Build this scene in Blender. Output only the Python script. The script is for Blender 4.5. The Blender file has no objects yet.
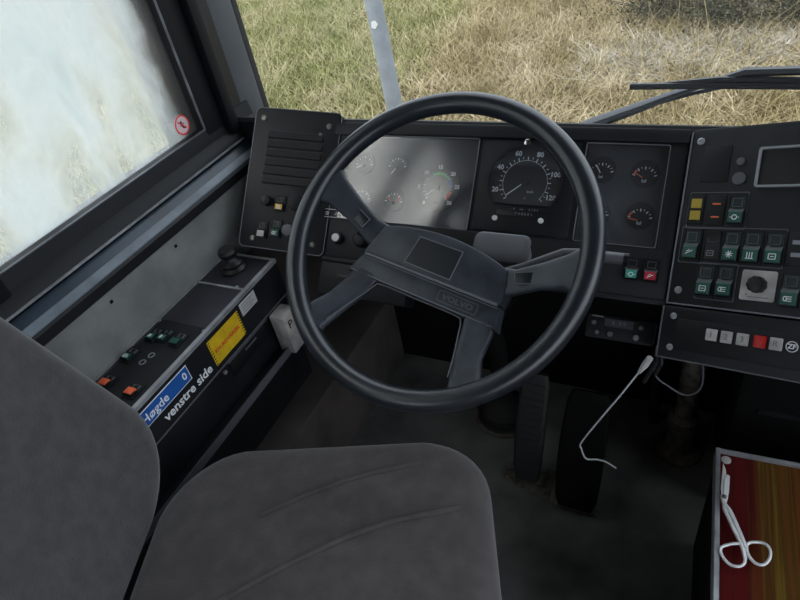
import bpy, bmesh, math, random
import numpy as np
from mathutils import Vector, Matrix, noise
random.seed(7)
S = bpy.context.scene
COL = S.collection
V = Vector

# ------------------------------------------------------------------ camera
EYE = V((0, 0, 1.30))
FPX = 605.0
_F = V((370, 569, 605)).normalized()
_L = V((-1300, 205, 605)); _L = (_L - _L.dot(_F) * _F).normalized()
_X = -_L
_Z = -_X.cross(_F)
if _Z[1] < 0: _Z = -_Z
RIGHT = V((_X[0], _F[0], _Z[0])); UP = V((_X[1], _F[1], _Z[1])); FWD = V((_X[2], _F[2], _Z[2]))
cam = bpy.data.cameras.new('camera'); cam.sensor_width = 36; cam.lens = FPX / 800 * 36
cam.clip_start = 0.02; cam.clip_end = 200
co = bpy.data.objects.new('camera', cam); COL.objects.link(co)
co.matrix_world = Matrix(((RIGHT.x, UP.x, -FWD.x, EYE.x), (RIGHT.y, UP.y, -FWD.y, EYE.y), (RIGHT.z, UP.z, -FWD.z, EYE.z), (0, 0, 0, 1)))
S.camera = co

# ------------------------------------------------------------------ sky and exposure
w = bpy.data.worlds.new('overcast_sky'); S.world = w; w.use_nodes = True
nt = w.node_tree; bg = nt.nodes['Background']
tc = nt.nodes.new('ShaderNodeTexCoord'); sp = nt.nodes.new('ShaderNodeSeparateXYZ'); cr = nt.nodes.new('ShaderNodeValToRGB')
nt.links.new(tc.outputs['Generated'], sp.inputs[0]); nt.links.new(sp.outputs['Z'], cr.inputs[0]); nt.links.new(cr.outputs[0], bg.inputs[0])
cr.color_ramp.elements[0].color = (.80, .88, .98, 1); cr.color_ramp.elements[1].color = (.86, .92, 1.0, 1)
bg.inputs[1].default_value = 1.45
sun = bpy.data.lights.new('hazy_sun', 'SUN'); sun.energy = 0.9; sun.angle = math.radians(25); sun.color = (1, .95, .86)
so = bpy.data.objects.new('hazy_sun', sun); COL.objects.link(so); so.rotation_euler = (math.radians(28), math.radians(-30), 0)
S.view_settings.view_transform = 'Standard'; S.view_settings.look = 'None'
S.view_settings.gamma = 1; S.view_settings.use_curve_mapping = False
S.view_settings.exposure = 0.75

# ------------------------------------------------------------------ helpers
def ray(px, py): return RIGHT * ((px - 400) / FPX) + UP * ((300 - py) / FPX) + FWD
def at(px, py, p, n):
    """point of a real plane (through p, normal n) seen at a picture position"""
    r = ray(px, py); p = V(p); n = V(n); return EYE + r * ((p - EYE).dot(n) / r.dot(n))
class Frame:
    def __init__(s, o, u, v):
        s.o = V(o); s.u = V(u).normalized(); s.v = V(v); s.v = (s.v - s.v.dot(s.u) * s.u).normalized(); s.n = s.u.cross(s.v)
        m = Matrix.Identity(4)
        for i in range(3): m[i][0] = s.u[i]; m[i][1] = s.v[i]; m[i][2] = s.n[i]; m[i][3] = s.o[i]
        s.m = m
    def pl(s, px, py, w=0.0):
        P = at(px, py, s.o + s.n * w, s.n) - s.o; return P.dot(s.u), P.dot(s.v)
    def shift(s, a, b, c=0.0): return Frame(s.o + s.u * a + s.v * b + s.n * c, s.u, s.v)
WORLD = Frame((0, 0, 0), (1, 0, 0), (0, 1, 0))

def nodes(name):
    m = bpy.data.materials.new(name); m.use_nodes = True
    return m, m.node_tree, m.node_tree.nodes['Principled BSDF']
def mat(name, col, rough=.6, metal=0, bump=0, bscale=300, vary=0, vscale=12, spec=.5, sheen=0, emit=0, trans=0, alpha=1, coat=0):
    m, t, b = nodes(name); N = t.nodes.new; L = t.links.new
    c = (*col, 1); b.inputs['Base Color'].default_value = c; b.inputs['Roughness'].default_value = rough
    b.inputs['Metallic'].default_value = metal; b.inputs['Specular IOR Level'].default_value = spec
    if sheen: b.inputs['Sheen Weight'].default_value = sheen; b.inputs['Sheen Roughness'].default_value = .5
    if coat: b.inputs['Coat Weight'].default_value = coat
    if emit: b.inputs['Emission Color'].default_value = c; b.inputs['Emission Strength'].default_value = emit
    if trans: b.inputs['Transmission Weight'].default_value = trans
    tcn = N('ShaderNodeTexCoord')
    if vary:
        n = N('ShaderNodeTexNoise'); n.inputs['Scale'].default_value = vscale; n.inputs['Detail'].default_value = 6
        r = N('ShaderNodeValToRGB'); r.color_ramp.elements[0].position = .35; r.color_ramp.elements[1].position = .7
        r.color_ramp.elements[0].color = tuple(max(0, x * (1 - vary)) for x in col) + (1,)
        r.color_ramp.elements[1].color = tuple(min(1, x * (1 + vary)) for x in col) + (1,)
        L(tcn.outputs['Object'], n.inputs['Vector']); L(n.outputs['Fac'], r.inputs[0]); L(r.outputs[0], b.inputs['Base Color'])
    if bump:
        n = N('ShaderNodeTexNoise'); n.inputs['Scale'].default_value = bscale; n.inputs['Detail'].default_value = 3
        bp = N('ShaderNodeBump'); bp.inputs['Strength'].default_value = bump; bp.inputs['Distance'].default_value = .001
        L(tcn.outputs['Object'], n.inputs['Vector']); L(n.outputs['Fac'], bp.inputs['Height']); L(bp.outputs[0], b.inputs['Normal'])
    return m
M = {}
def dm(k, *a, **kw): M[k] = mat(k, *a, **kw)
dm('dash_plastic', (.009, .010, .012), .52, spec=.32, bump=.25, bscale=500, vary=.25, vscale=9)
dm('panel_plastic', (.008, .009, .0115), .45, spec=.32, bump=.2, bscale=600, vary=.3, vscale=14)
dm('black', (.004, .004, .005), .45)
dm('rocker_green', (.006, .020, .017), .4)
dm('pale_rim', (.30, .31, .33), .45)
dm('matt_black', (.007, .007, .007), .9, spec=.1)
dm('rubber', (.012, .012, .013), .7, bump=.2, bscale=200)
dm('wheel_rim', (.014, .019, .026), .30, spec=.8, bump=.12, bscale=700, vary=.2, vscale=20)
dm('wheel_pad', (.034, .041, .053), .42, bump=.35, bscale=450, vary=.3, vscale=30)
dm('wheel_badge', (.009, .012, .017), .35)
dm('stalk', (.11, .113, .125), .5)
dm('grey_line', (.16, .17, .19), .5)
dm('alu', (.34, .35, .37), .4, .35, vary=.25, vscale=25)
dm('alu_dull', (.12, .13, .15), .5, .3, vary=.3, vscale=30)
dm('chrome', (.75, .76, .78), .15, 1)
dm('white_paint', (.72, .72, .70), .5)
dm('dirty_white', (.50, .485, .455), .6, vary=.25, vscale=40)
dm('white_print', (.80, .82, .84), .6)
dm('grey_print', (.25, .26, .28), .6)
dm('red_print', (.70, .03, .03), .5)
dm('green_print', (.05, .60, .14), .5)
dm('blue_print', (.10, .16, .55), .5)
dm('orange_print', (.75, .16, .05), .5)
dm('green_lens', (.012, .09, .062), .35, spec=.4)
dm('teal_lens', (.05, .30, .24), .35)
dm('red_lens', (.42, .03, .05), .35)
dm('bright_red', (.50, .012, .010), .35)
dm('yellow_lens', (.48, .34, .03), .4)
dm('orange_lens', (.75, .12, .04), .4)
dm('amber', (.70, .42, .04), .4)
dm('sticker_yellow', (.72, .47, .015), .5, vary=.15, vscale=40)
dm('frame_black', (.005, .006, .008), .55, spec=.3)
dm('pale_edge', (.14, .17, .20), .4, vary=.3, vscale=15)
dm('sticker_pink', (.72, .55, .56), .5)
dm('sticker_blue', (.015, .10, .38), .45)
dm('sticker_white', (.5, .5, .5), .5)
dm('seat_fabric', (.064, .062, .063), .95, bump=.8, bscale=300, vary=.16, vscale=45, sheen=.35, spec=.1)
dm('cushion_fabric', (.080, .070, .070), .95, bump=.8, bscale=300, vary=.16, vscale=35, sheen=.35, spec=.1)
dm('panel_grey', (.20, .21, .20), .6, bump=.3, bscale=120, vary=.25, vscale=10)
dm('sill_paint', (.022, .037, .055), .32, vary=.3, vscale=8)
dm('pillar_grey', (.070, .078, .088), .55, vary=.12, vscale=8)
dm('console', (.011, .012, .015), .5, spec=.4, bump=.3, bscale=400, vary=.3, vscale=12)
dm('console_top', (.020, .020, .028), .42, bump=.2, bscale=300, vary=.3, vscale=12)
dm('floor', (.115, .118, .112), .8, bump=.4, bscale=80, vary=.45, vscale=7)
dm('wall_low', (.085, .070, .066), .8, bump=.3, bscale=60, vary=.3, vscale=8)
dm('lining', (.07, .07, .068), .8)
dm('steel', (.85, .86, .86), .3, .45)
dm('steel_worn', (.25, .24, .22), .45, 1, vary=.4, vscale=60)
dm('galvanised', (.26, .285, .315), .6, .0, vary=.15, vscale=6)
dm('dirty_metal', (.12, .105, .09), .7, .3, vary=.5, vscale=60)
dm('dial', (.006, .007, .009), .5)
dm('dial_grey', (.035, .038, .046), .5)
dm('badge_grey', (.085, .09, .10), .45)
dm('wiper', (.012, .013, .016), .4)
dm('wiper_arm', (.040, .046, .055), .45)
dm('stone', (.42, .40, .38), .9, vary=.35, vscale=30)
dm('twig', (.13, .10, .08), .9)
dm('body_paint', (.5, .5, .5), .4)

def glassy(name, tint=(1, 1, 1), refl=.08, rough=.02, dust=0, dustcol=(.5, .5, .5), dscale=6):
    m = bpy.data.materials.new(name); m.use_nodes = True; t = m.node_tree; t.nodes.remove(t.nodes['Principled BSDF'])
    N = t.nodes.new; L = t.links.new
    tr = N('ShaderNodeBsdfTransparent'); tr.inputs[0].default_value = (*tint, 1)
    gl = N('ShaderNodeBsdfGlossy'); gl.inputs['Roughness'].default_value = rough
    fr = N('ShaderNodeFresnel'); fr.inputs['IOR'].default_value = 1.5
    ma = N('ShaderNodeMath'); ma.operation = 'MULTIPLY_ADD'; ma.inputs[1].default_value = 1.0; ma.inputs[2].default_value = refl - .04; ma.use_clamp = True
    L(fr.outputs[0], ma.inputs[0])
    ge = N('ShaderNodeNewGeometry'); inv = N('ShaderNodeMath'); inv.operation = 'SUBTRACT'; inv.inputs[0].default_value = 1; L(ge.outputs['Backfacing'], inv.inputs[1])
    mm = N('ShaderNodeMath'); mm.operation = 'MULTIPLY'; L(ma.outputs[0], mm.inputs[0]); L(inv.outputs[0], mm.inputs[1])
    mx = N('ShaderNodeMixShader'); L(mm.outputs[0], mx.inputs[0]); L(tr.outputs[0], mx.inputs[1]); L(gl.outputs[0], mx.inputs[2])
    last = mx
    if dust:
        df = N('ShaderNodeBsdfDiffuse'); df.inputs[0].default_value = (*dustcol, 1)
        n = N('ShaderNodeTexNoise'); n.inputs['Scale'].default_value = dscale; n.inputs['Detail'].default_value = 7
        tcn = N('ShaderNodeTexCoord'); L(tcn.outputs['Object'], n.inputs['Vector'])
        r = N('ShaderNodeValToRGB'); r.color_ramp.elements[0].position = .42; r.color_ramp.elements[0].color = (dust * .25,) * 3 + (1,)
        r.color_ramp.elements[1].position = .72; r.color_ramp.elements[1].color = (dust,) * 3 + (1,)
        L(n.outputs['Fac'], r.inputs[0])
        m2 = N('ShaderNodeMixShader'); L(r.outputs[0], m2.inputs[0]); L(mx.outputs[0], m2.inputs[1]); L(df.outputs[0], m2.inputs[2]); last = m2
    L(last.outputs[0], t.nodes['Material Output'].inputs[0]); return m
M['gauge_glass'] = glassy('gauge_glass', (.95, .96, .98), .20, .12, .04, (.5, .52, .56), 9)
M['dusty_gauge_glass'] = glassy('dusty_gauge_glass', (.95, .96, .98), .15, .14, .04, (.5, .52, .56), 9)
M['windshield_glass'] = glassy('windshield_glass', (.95, .96, .96), .04, .01, .055, (.8, .8, .8), 3)

# misted driver's side glass: milky film of condensation, streaky, with a clear strip at its front edge
def misted():
    m = bpy.data.materials.new('misted_glass'); m.use_nodes = True; t = m.node_tree; t.nodes.remove(t.nodes['Principled BSDF'])
    N = t.nodes.new; L = t.links.new
    tcn = N('ShaderNodeTexCoord'); sx = N('ShaderNodeSeparateXYZ'); L(tcn.outputs['Object'], sx.inputs[0])
    mp = N('ShaderNodeMapping'); mp.inputs['Scale'].default_value = (1, 5, 1.8); L(tcn.outputs['Object'], mp.inputs[0])
    n = N('ShaderNodeTexNoise'); n.inputs['Scale'].default_value = 1.6; n.inputs['Detail'].default_value = 5; L(mp.outputs[0], n.inputs['Vector'])
    n.inputs['Distortion'].default_value = .6
    r = N('ShaderNodeValToRGB'); r.color_ramp.elements[0].position = .30; r.color_ramp.elements[0].color = (.38,) * 3 + (1,)
    r.color_ramp.elements[1].position = .66; r.color_ramp.elements[1].color = (1,) * 3 + (1,); L(n.outputs['Fac'], r.inputs[0])
    n2 = N('ShaderNodeTexNoise'); n2.inputs['Scale'].default_value = 14; n2.inputs['Detail'].default_value = 4; L(tcn.outputs['Object'], n2.inputs['Vector'])
    ad = N('ShaderNodeMath'); ad.operation = 'MULTIPLY_ADD'; ad.inputs[1].default_value = .05; L(n2.outputs['Fac'], ad.inputs[0]); L(sx.outputs['Y'], ad.inputs[2])
    mr = N('ShaderNodeMapRange'); mr.inputs['From Min'].default_value = .902; mr.inputs['From Max'].default_value = .935
    mr.inputs['To Min'].default_value = 1; mr.inputs['To Max'].default_value = .12; L(ad.outputs[0], mr.inputs[0])
    mu = N('ShaderNodeMath'); mu.operation = 'MULTIPLY'; L(r.outputs[0], mu.inputs[0]); L(mr.outputs[0], mu.inputs[1])
    lo = N('ShaderNodeMapRange'); lo.inputs['From Min'].default_value = .80; lo.inputs['From Max'].default_value = 1.15; lo.inputs['To Min'].default_value = .42; lo.inputs['To Max'].default_value = 1
    n3 = N('ShaderNodeMath'); n3.operation = 'MULTIPLY_ADD'; n3.inputs[1].default_value = .55; L(n.outputs['Fac'], n3.inputs[0]); n4 = N('ShaderNodeMath'); n4.operation = 'SUBTRACT'; n4.inputs[1].default_value = .25; L(sx.outputs['Z'], n4.inputs[0]); L(n4.outputs[0], n3.inputs[2]); L(n3.outputs[0], lo.inputs[0])
    mu2 = N('ShaderNodeMath'); mu2.operation = 'MULTIPLY'; L(mu.outputs[0], mu2.inputs[0]); L(lo.outputs[0], mu2.inputs[1]); mu = mu2
    tr = N('ShaderNodeBsdfTransparent'); tl = N('ShaderNodeBsdfTranslucent'); tl.inputs[0].default_value = (.72, .77, .76, 1)
    df = N('ShaderNodeBsdfDiffuse'); df.inputs[0].default_value = (.5, .52, .52, 1)
    a = N('ShaderNodeMixShader'); a.inputs[0].default_value = .10; L(tl.outputs[0], a.inputs[1]); L(df.outputs[0], a.inputs[2])
    b = N('ShaderNodeMixShader'); L(mu.outputs[0], b.inputs[0]); L(tr.outputs[0], b.inputs[1]); L(a.outputs[0], b.inputs[2])
    gl = N('ShaderNodeBsdfGlossy'); gl.inputs['Roughness'].default_value = .05
    c = N('ShaderNodeMixShader'); c.inputs[0].default_value = .04; L(b.outputs[0], c.inputs[1]); L(gl.outputs[0], c.inputs[2])
    L(c.outputs[0], t.nodes['Material Output'].inputs[0]); return m
M['misted_glass'] = misted()

def link(name, me, m, parent=None, frame=None, smooth=True):
    o = bpy.data.objects.new(name, me); COL.objects.link(o)
    ms = m if isinstance(m, (list, tuple)) else [m]
    for k in ms: me.materials.append(M[k] if isinstance(k, str) else k)
    if parent is not None: o.parent = parent
    if frame is not None: o.matrix_world = frame.m if parent is None else parent.matrix_world.inverted() @ frame.m
    return o
def rr(a, b, r, cx=0, cy=0, k=5):
    """rounded rectangle outline (half sizes a, b; r a number or four radii)"""
    rs = r if isinstance(r, (tuple, list)) else (r,) * 4
    out = []
    for (sx, sy, a0), q in zip(((1, 1, 0), (-1, 1, 90), (-1, -1, 180), (1, -1, 270)), rs):
        q = max(1e-5, min(q, a, b))
        for i in range(k + 1):
            t = math.radians(a0 + 90 * i / k); out.append((cx + sx * (a - q) + q * math.cos(t), cy + sy * (b - q) + q * math.sin(t)))
    return out
class MB:
    def __init__(s): s.b = bmesh.new()
    def box(s, x0, x1, y0, y1, z0, z1, bev=0, seg=2):
        b = s.b; vs = [b.verts.new((x, y, z)) for x in (x0, x1) for y in (y0, y1) for z in (z0, z1)]
        fs = [b.faces.new([vs[i] for i in f]) for f in ((0, 1, 3, 2), (4, 6, 7, 5), (0, 4, 5, 1), (2, 3, 7, 6), (0, 2, 6, 4), (1, 5, 7, 3))]
        if bev:
            es = list({e for f in fs for e in f.edges})
            bmesh.ops.bevel(b, geom=es, offset=bev, segments=seg, affect='EDGES', profile=.5)
        return s
    def prism(s, poly, z0, z1, bev=0, mi=0):
        """outline in local xy extruded z0..z1, top rim chamfered by bev; closed"""
        b = s.b; n = len(poly); cx = sum(p[0] for p in poly) / n; cy = sum(p[1] for p in poly) / n
        area = sum(poly[i][0] * poly[(i + 1) % n][1] - poly[(i + 1) % n][0] * poly[i][1] for i in range(n))
        if area < 0: poly = poly[::-1]
        lev = [(z0, 0), (z1 - bev, 0)] + ([(z1 - bev * .3, bev * .3), (z1, bev)] if bev else [])
        rings = []
        for z, ins in lev:
            ring = []
            for i in range(n):
                p = V(poly[i]); q = V(poly[i - 1]); r = V(poly[(i + 1) % n])
                if ins:
                    e1 = (p - q); e2 = (r - p)
                    n1 = V((-e1.y, e1.x)); n2 = V((-e2.y, e2.x))
                    nn = (n1.normalized() if n1.length > 1e-9 else V((0, 0))) + (n2.normalized() if n2.length > 1e-9 else V((0, 0)))
                    if nn.length > 1e-9: p = p + nn.normalized() * ins
                ring.append(b.verts.new((p.x, p.y, z)))
            rings.append(ring)
        fs = [b.faces.new(rings[0][::-1]), b.faces.new(rings[-1])]
        for k in range(len(rings) - 1):
            for i in range(n):
                fs.append(b.faces.new((rings[k][i], rings[k][(i + 1) % n], rings[k + 1][(i + 1) % n], rings[k + 1][i])))
        for f in fs: f.material_index = mi
        return s
    def ring(s, outer, inner, z0, z1):
        b = s.b; n = len(outer)
        q = [[b.verts.new((x, y, z)) for x, y in p] for p, z in ((outer, z0), (outer, z1), (inner, z1), (inner, z0))]
        for k in range(4):
            A, B = q[k], q[(k + 1) % 4]
            for i in range(n): b.faces.new((A[i], A[(i + 1) % n], B[(i + 1) % n], B[i]))
        return s
    def tube(s, pts, r, seg=10, closed=False, flat=1.0):
        b = s.b; P = [V(p) for p in pts]; n = len(P); rs = r if isinstance(r, (list, tuple)) else [r] * n
        rings = []; prev = None
        for i in range(n):
            if closed: t = P[(i + 1) % n] - P[i - 1]
            else: t = P[min(i + 1, n - 1)] - P[max(i - 1, 0)]
            t.normalize()
            if prev is None:
                a = V((0, 0, 1)) if abs(t.z) < .9 else V((1, 0, 0)); x = t.cross(a).normalized()
            else: x = (prev - t * prev.dot(t)).normalized()
            prev = x; y = t.cross(x)
            rings.append([b.verts.new(P[i] + rs[i] * (math.cos(2 * math.pi * k / seg) * x + math.sin(2 * math.pi * k / seg) * y * flat)) for k in range(seg)])
        for i in range(n if closed else n - 1):
            A, B = rings[i], rings[(i + 1) % n]
            for k in range(seg): b.faces.new((A[k], A[(k + 1) % seg], B[(k + 1) % seg], B[k]))
        if not closed: b.faces.new(rings[0][::-1]); b.faces.new(rings[-1])
        return s
    def lathe(s, prof, c=(0, 0, 0), seg=28):
        """profile of (radius, height) turned about local z"""
        b = s.b; c = V(c); rings = []
        for r, z in prof:
            if r < 1e-6: rings.append([b.verts.new(c + V((0, 0, z)))])
            else: rings.append([b.verts.new(c + V((r * math.cos(2 * math.pi * k / seg), r * math.sin(2 * math.pi * k / seg), z))) for k in range(seg)])
        for A, B in zip(rings, rings[1:]):
            for k in range(seg):
                j = (k + 1) % seg
                if len(A) == 1 and len(B) == 1: continue
                if len(A) == 1: b.faces.new((A[0], B[j], B[k]))
                elif len(B) == 1: b.faces.new((A[k], A[j], B[0]))
                else: b.faces.new((A[k], A[j], B[j], B[k]))
        return s
    def sweep(s, rings, caps=True):
        b = s.b; q = [[b.verts.new(p) for p in r] for r in rings]; n = len(q[0])
        for A, B in zip(q, q[1:]):
            for k in range(n): b.faces.new((A[k], A[(k + 1) % n], B[(k + 1) % n], B[k]))
        if caps: b.faces.new(q[0][::-1]); b.faces.new(q[-1])
        return s
    def build(s, name, m, parent=None, frame=None, smooth=35):
        bmesh.ops.recalc_face_normals(s.b, faces=s.b.faces)
        me = bpy.data.meshes.new(name); s.b.to_mesh(me); s.b.free()
        if smooth:
            me.polygons.foreach_set('use_smooth', [True] * len(me.polygons))
            me.set_sharp_from_angle(angle=math.radians(smooth))
        return link(name, me, m, parent, frame)
def tag(o, label=None, cat=None, group=None, kind=None):
    if label: o['label'] = label
    if cat: o['category'] = cat
    if group: o['group'] = group
    if kind: o['kind'] = kind
    return o
def thing(name, label, cat, frame, group=None):
    o = bpy.data.objects.new(name, None); COL.objects.link(o); o.empty_display_size = .05
    o.matrix_world = frame.m; bpy.context.view_layer.update(); return tag(o, label, cat, group)
def struct(o): o['kind'] = 'structure'; return o
def child(o, label):
    o['label'] = label; return o
def text(s, size, x, y, z, m, parent, name='lettering', align='CENTER', rot=0, ext=.0003, bold=0, xs=1.0):
    c = bpy.data.curves.new(name, 'FONT'); c.body = s; c.size = size; c.align_x = align; c.align_y = 'CENTER'; c.extrude = ext; c.offset = bold
    c.resolution_u = 2
    o = bpy.data.objects.new(name, c); COL.objects.link(o); bpy.context.view_layer.update()
    me = bpy.data.meshes.new_from_object(o.evaluated_get(bpy.context.evaluated_depsgraph_get()))
    bpy.data.objects.remove(o); bpy.data.curves.remove(c)
    me.transform(Matrix.Translation((x, y, z)) @ Matrix.Rotation(rot, 4, 'Z') @ Matrix.Diagonal((xs, 1, 1, 1)))
    me.materials.clear()
    return link(name, me, m, parent)
def bar(mb, x0, y0, x1, y1, wd, z0, z1):
    d = V((x1 - x0, y1 - y0)); p = V((-d.y, d.x)).normalized() * wd / 2
    mb.prism([(x0 + p.x, y0 + p.y), (x0 - p.x, y0 - p.y), (x1 - p.x, y1 - p.y), (x1 + p.x, y1 + p.y)], z0, z1)
def smooth_pts(pts, k=6, closed=False):
    P_ = [V(p) for p in pts]; n = len(P_); out = []
    for i in range(n if closed else n - 1):
        if closed: p0, p1, p2, p3 = P_[i - 1], P_[i], P_[(i + 1) % n], P_[(i + 2) % n]
        else: p0, p1, p2, p3 = P_[max(i - 1, 0)], P_[i], P_[i + 1], P_[min(i + 2, n - 1)]
        for j in range(k):
            t = j / k; out.append(.5 * ((2 * p1) + (p2 - p0) * t + (2 * p0 - 5 * p1 + 4 * p2 - p3) * t * t + (3 * p1 - p0 - 3 * p2 + p3) * t ** 3))
    if not closed: out.append(P_[-1])
    return out
def disc(mb, x, y, r, z0, z1, seg=20, bev=0):
    mb.prism([(x + r * math.cos(2 * math.pi * k / seg), y + r * math.sin(2 * math.pi * k / seg)) for k in range(seg)], z0, z1, bev)

# ------------------------------------------------------------------ the bus body
struct(MB().box(-.935, 1.4, -4.5, 1.20, -.06, 0).build('floor', 'floor', smooth=0))
struct(MB().box(-.935, 1.4, 1.16, 1.20, 0, .745).build('wall_front', 'matt_black', smooth=0))
b = MB().box(-.975, -.935, -4.5, 1.20, -.05, .56); struct(b.build('wall_left', 'wall_low', smooth=0))
g = struct(MB().box(-.955, -.936, -.9, 1.08, .56, .725, .002).build('trim_1', 'panel_grey', smooth=0))
b = MB()
for y, z in ((.52, .70), (.70, .70), (.30, .70)): b.box(-.936, -.9345, y - .003, y + .003, z - .003, z + .003)
b.build('screw', 'matt_black', g, smooth=0)
# sill: strip, sloping painted ledge, black frame rail (profile in X,z swept along Y)
def prof(name, pts, y0, y1, m, parent=None):
    return MB().sweep([[(x, y, z) for x, z in pts] for y in (y0, y1)]).build(name, m, parent, smooth=25)
struct(prof('trim_2', [(-.934, .722), (-.932, .722), (-.931, .742), (-.936, .747), (-.98, .747), (-.98, .722)], -.9, 1.10, 'dash_plastic'))
struct(prof('trim_3', [(-.936, .747), (-.945, .756), (-.966, .772), (-1.03, .778), (-1.03, .74), (-.98, .74)], -.9, 1.10, 'sill_paint'))
struct(prof('trim_10', [(-.9345, .742), (-.936, .7485), (-.9445, .7570), (-.9475, .7590), (-.950, .757), (-.944, .748)], -.9, 1.10, 'pale_edge'))  # separate paler lip along the inner edge of the sill
# driver's side window
wi = bpy.data.objects.new('window_1', None); COL.objects.link(wi); struct(wi)
b = MB()
b.sweep([[(x, y, z) for x, z in ((-.966, .772), (-.962, .782), (-.966, .792), (-.982, .806), (-.988, .838), (-1.03, .838), (-1.03, .772))] for y in (-.9, 1.10)])
b.sweep([[(x, y, z) for x, z in ((-.966, 1.92), (-.985, 1.90), (-1.03, 1.90), (-1.03, 2.0), (-.966, 2.0))] for y in (-.9, 1.10)])
b.box(-1.03, -.985, .940, 1.00, .80, 1.92, .004)
b.box(-1.03, -.965, 1.0, 1.03, .80, 1.92, .006)
b.build('window_frame', 'frame_black', wi)
MB().box(-.9635, -.9600, -.9, 1.02, .7795, .7835).build('trim_strip', 'alu', wi, smooth=0)
MB().box(-.989, -.984, -.9, .9405, .8375, .8395).box(-.989, -.984, .9380, .9405, .8375, 1.9).build('glazing_bead', 'alu_dull', wi, smooth=0)
MB().box(-1.03, -.975, .355, .405, .80, 1.92, .006).build('divider', 'frame_black', wi)
MB().box(-1.012, -1.008, -.9, .97, .815, 1.93).build('pane', 'misted_glass', wi, smooth=0)
# round no smoking sticker
fr = Frame((-1.0075, 0, 0), (0, 1, 0), (0, 0, 1))
su, sv = fr.pl(182, 125)
fs = Frame(V((-1.0075, su, sv)), (0, 1, 0), (0, 0, 1))
st = bpy.data.objects.new('warning_sticker', None); COL.objects.link(st); st.parent = wi; st.matrix_world = fs.m; bpy.context.view_layer.update()
st['label'] = 'round red and white prohibition sticker with crossed out figure'
b = MB(); disc(b, 0, 0, .021, 0, .0006, 32); b.build('sticker_face', 'sticker_pink', st)
o_ = [(.021 * math.cos(t * math.pi / 16), .021 * math.sin(t * math.pi / 16)) for t in range(32)]
b = MB(); b.ring(o_, [(x * .84, y * .84) for x, y in o_], .0006, .0010); bar(b, -.010, .010, .010, -.010, .0025, .0006, .0010); b.build('red_ring', 'red_print', st)
b = MB(); disc(b, -.001, .006, .0028, .0003, .0008); bar(b, -.002, .004, .002, -.007, .004, .0003, .0008); bar(b, -.006, -.001, .006, .002, .0022, .0003, .0008); bar(b, .001, -.006, .006, -.009, .0022, .0003, .0008); b.build('figure', 'matt_black', st)
# dark outer gutter beside the pane
struct(MB().box(-1.07, -1.035, .90, 1.00, .3, 2.1, .006).build('trim_4', 'black'))
# front pillar
b = MB()
b.sweep([[(x, y, z) for x, y in ((-1.05, 1.03), (-.99, 1.03), (-.99, 1.08), (-1.05, 1.08))] for z in (.3, 2.1)])
struct(b.build('trim_5', 'black', smooth=0))
b = MB()
b.sweep([[(x, y + (z - .8) * .0, z) for x, y in ((-1.06, 1.08), (-1.0, 1.078), (-.993, 1.086), (-.993, 1.152), (-1.0, 1.166), (-1.06, 1.168))] for z in (.3, 2.1)])
struct(b.build('trim_6', 'pillar_grey', smooth=50))
b = MB().box(-1.06, -1.002, 1.166, 1.19, .70, 2.1, .004); struct(b.build('trim_7', 'rubber'))
struct(MB().box(-.935, -.745, .50, 1.158, 0, .245, .012).build('trim_11', 'wall_low'))
# windshield
ws = bpy.data.objects.new('window_2', None); COL.objects.link(ws); struct(ws)
MB().box(-1.01, 1.45, 1.170, 1.176, .735, 2.1).build('pane', 'windshield_glass', ws, smooth=0)
MB().box(-1.0, 1.45, 1.155, 1.20, .72, .752, .005).box(-1.0, 1.45, 1.155, 1.2, 2.08, 2.14, .005).build('window_frame', 'rubber', ws)
# roof, far side and rear, all with the body's own windows
struct(MB().box(-1.06, 1.46, -4.5, 1.25, 2.10, 2.16).build('ceiling', 'lining', smooth=0))
struct(MB().box(1.4, 1.46, -4.5, 1.2, -.06, .55).box(1.4, 1.46, -4.5, 1.2, 1.9, 2.10).box(1.4, 1.46, 1.1, 1.2, .5, 2.1).box(1.4, 1.46, -.1, 0, .5, 2.1).box(1.4, 1.46, -2.2, -2.1, .5, 2.1).build('wall_right', 'lining', smooth=0))
struct(MB().box(-1.06, -.98, -4.5, -.9, .56, .85).box(-1.06, -.98, -4.5, -.9, 1.85, 2.1).box(-1.06, -.98, -1.0, -.9, .85, 1.85).box(-1.06, -.98, -2.9, -2.8, .85, 1.85).build('trim_8', 'lining', smooth=0))
struct(MB().box(-1.06, 1.46, -4.56, -4.5, -.06, 2.16).build('wall_back', 'lining', smooth=0))
struct(MB().box(-1.06, 1.46, 1.2, 1.25, -.55, .715).build('trim_9', 'body_paint', smooth=0))

# ------------------------------------------------------------------ dashboard frames
DN = V((0, -.66062789, -.75071352))
D = Frame((-.286, .96, .747), (1, 0, 0), -DN)            # sloping face of the dashboard
h = at(692, 131, D.o, D.n)
a = math.radians(23)
R_ = Frame(h, math.cos(a) * D.u + math.sin(a) * D.n, D.v)  # right wing turned to the driver
h2 = at(343, 119, D.o, D.n)
a = math.radians(-11)
Lf = Frame(h2, math.cos(a) * D.u + math.sin(a) * D.n, D.v)  # left wing

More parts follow.
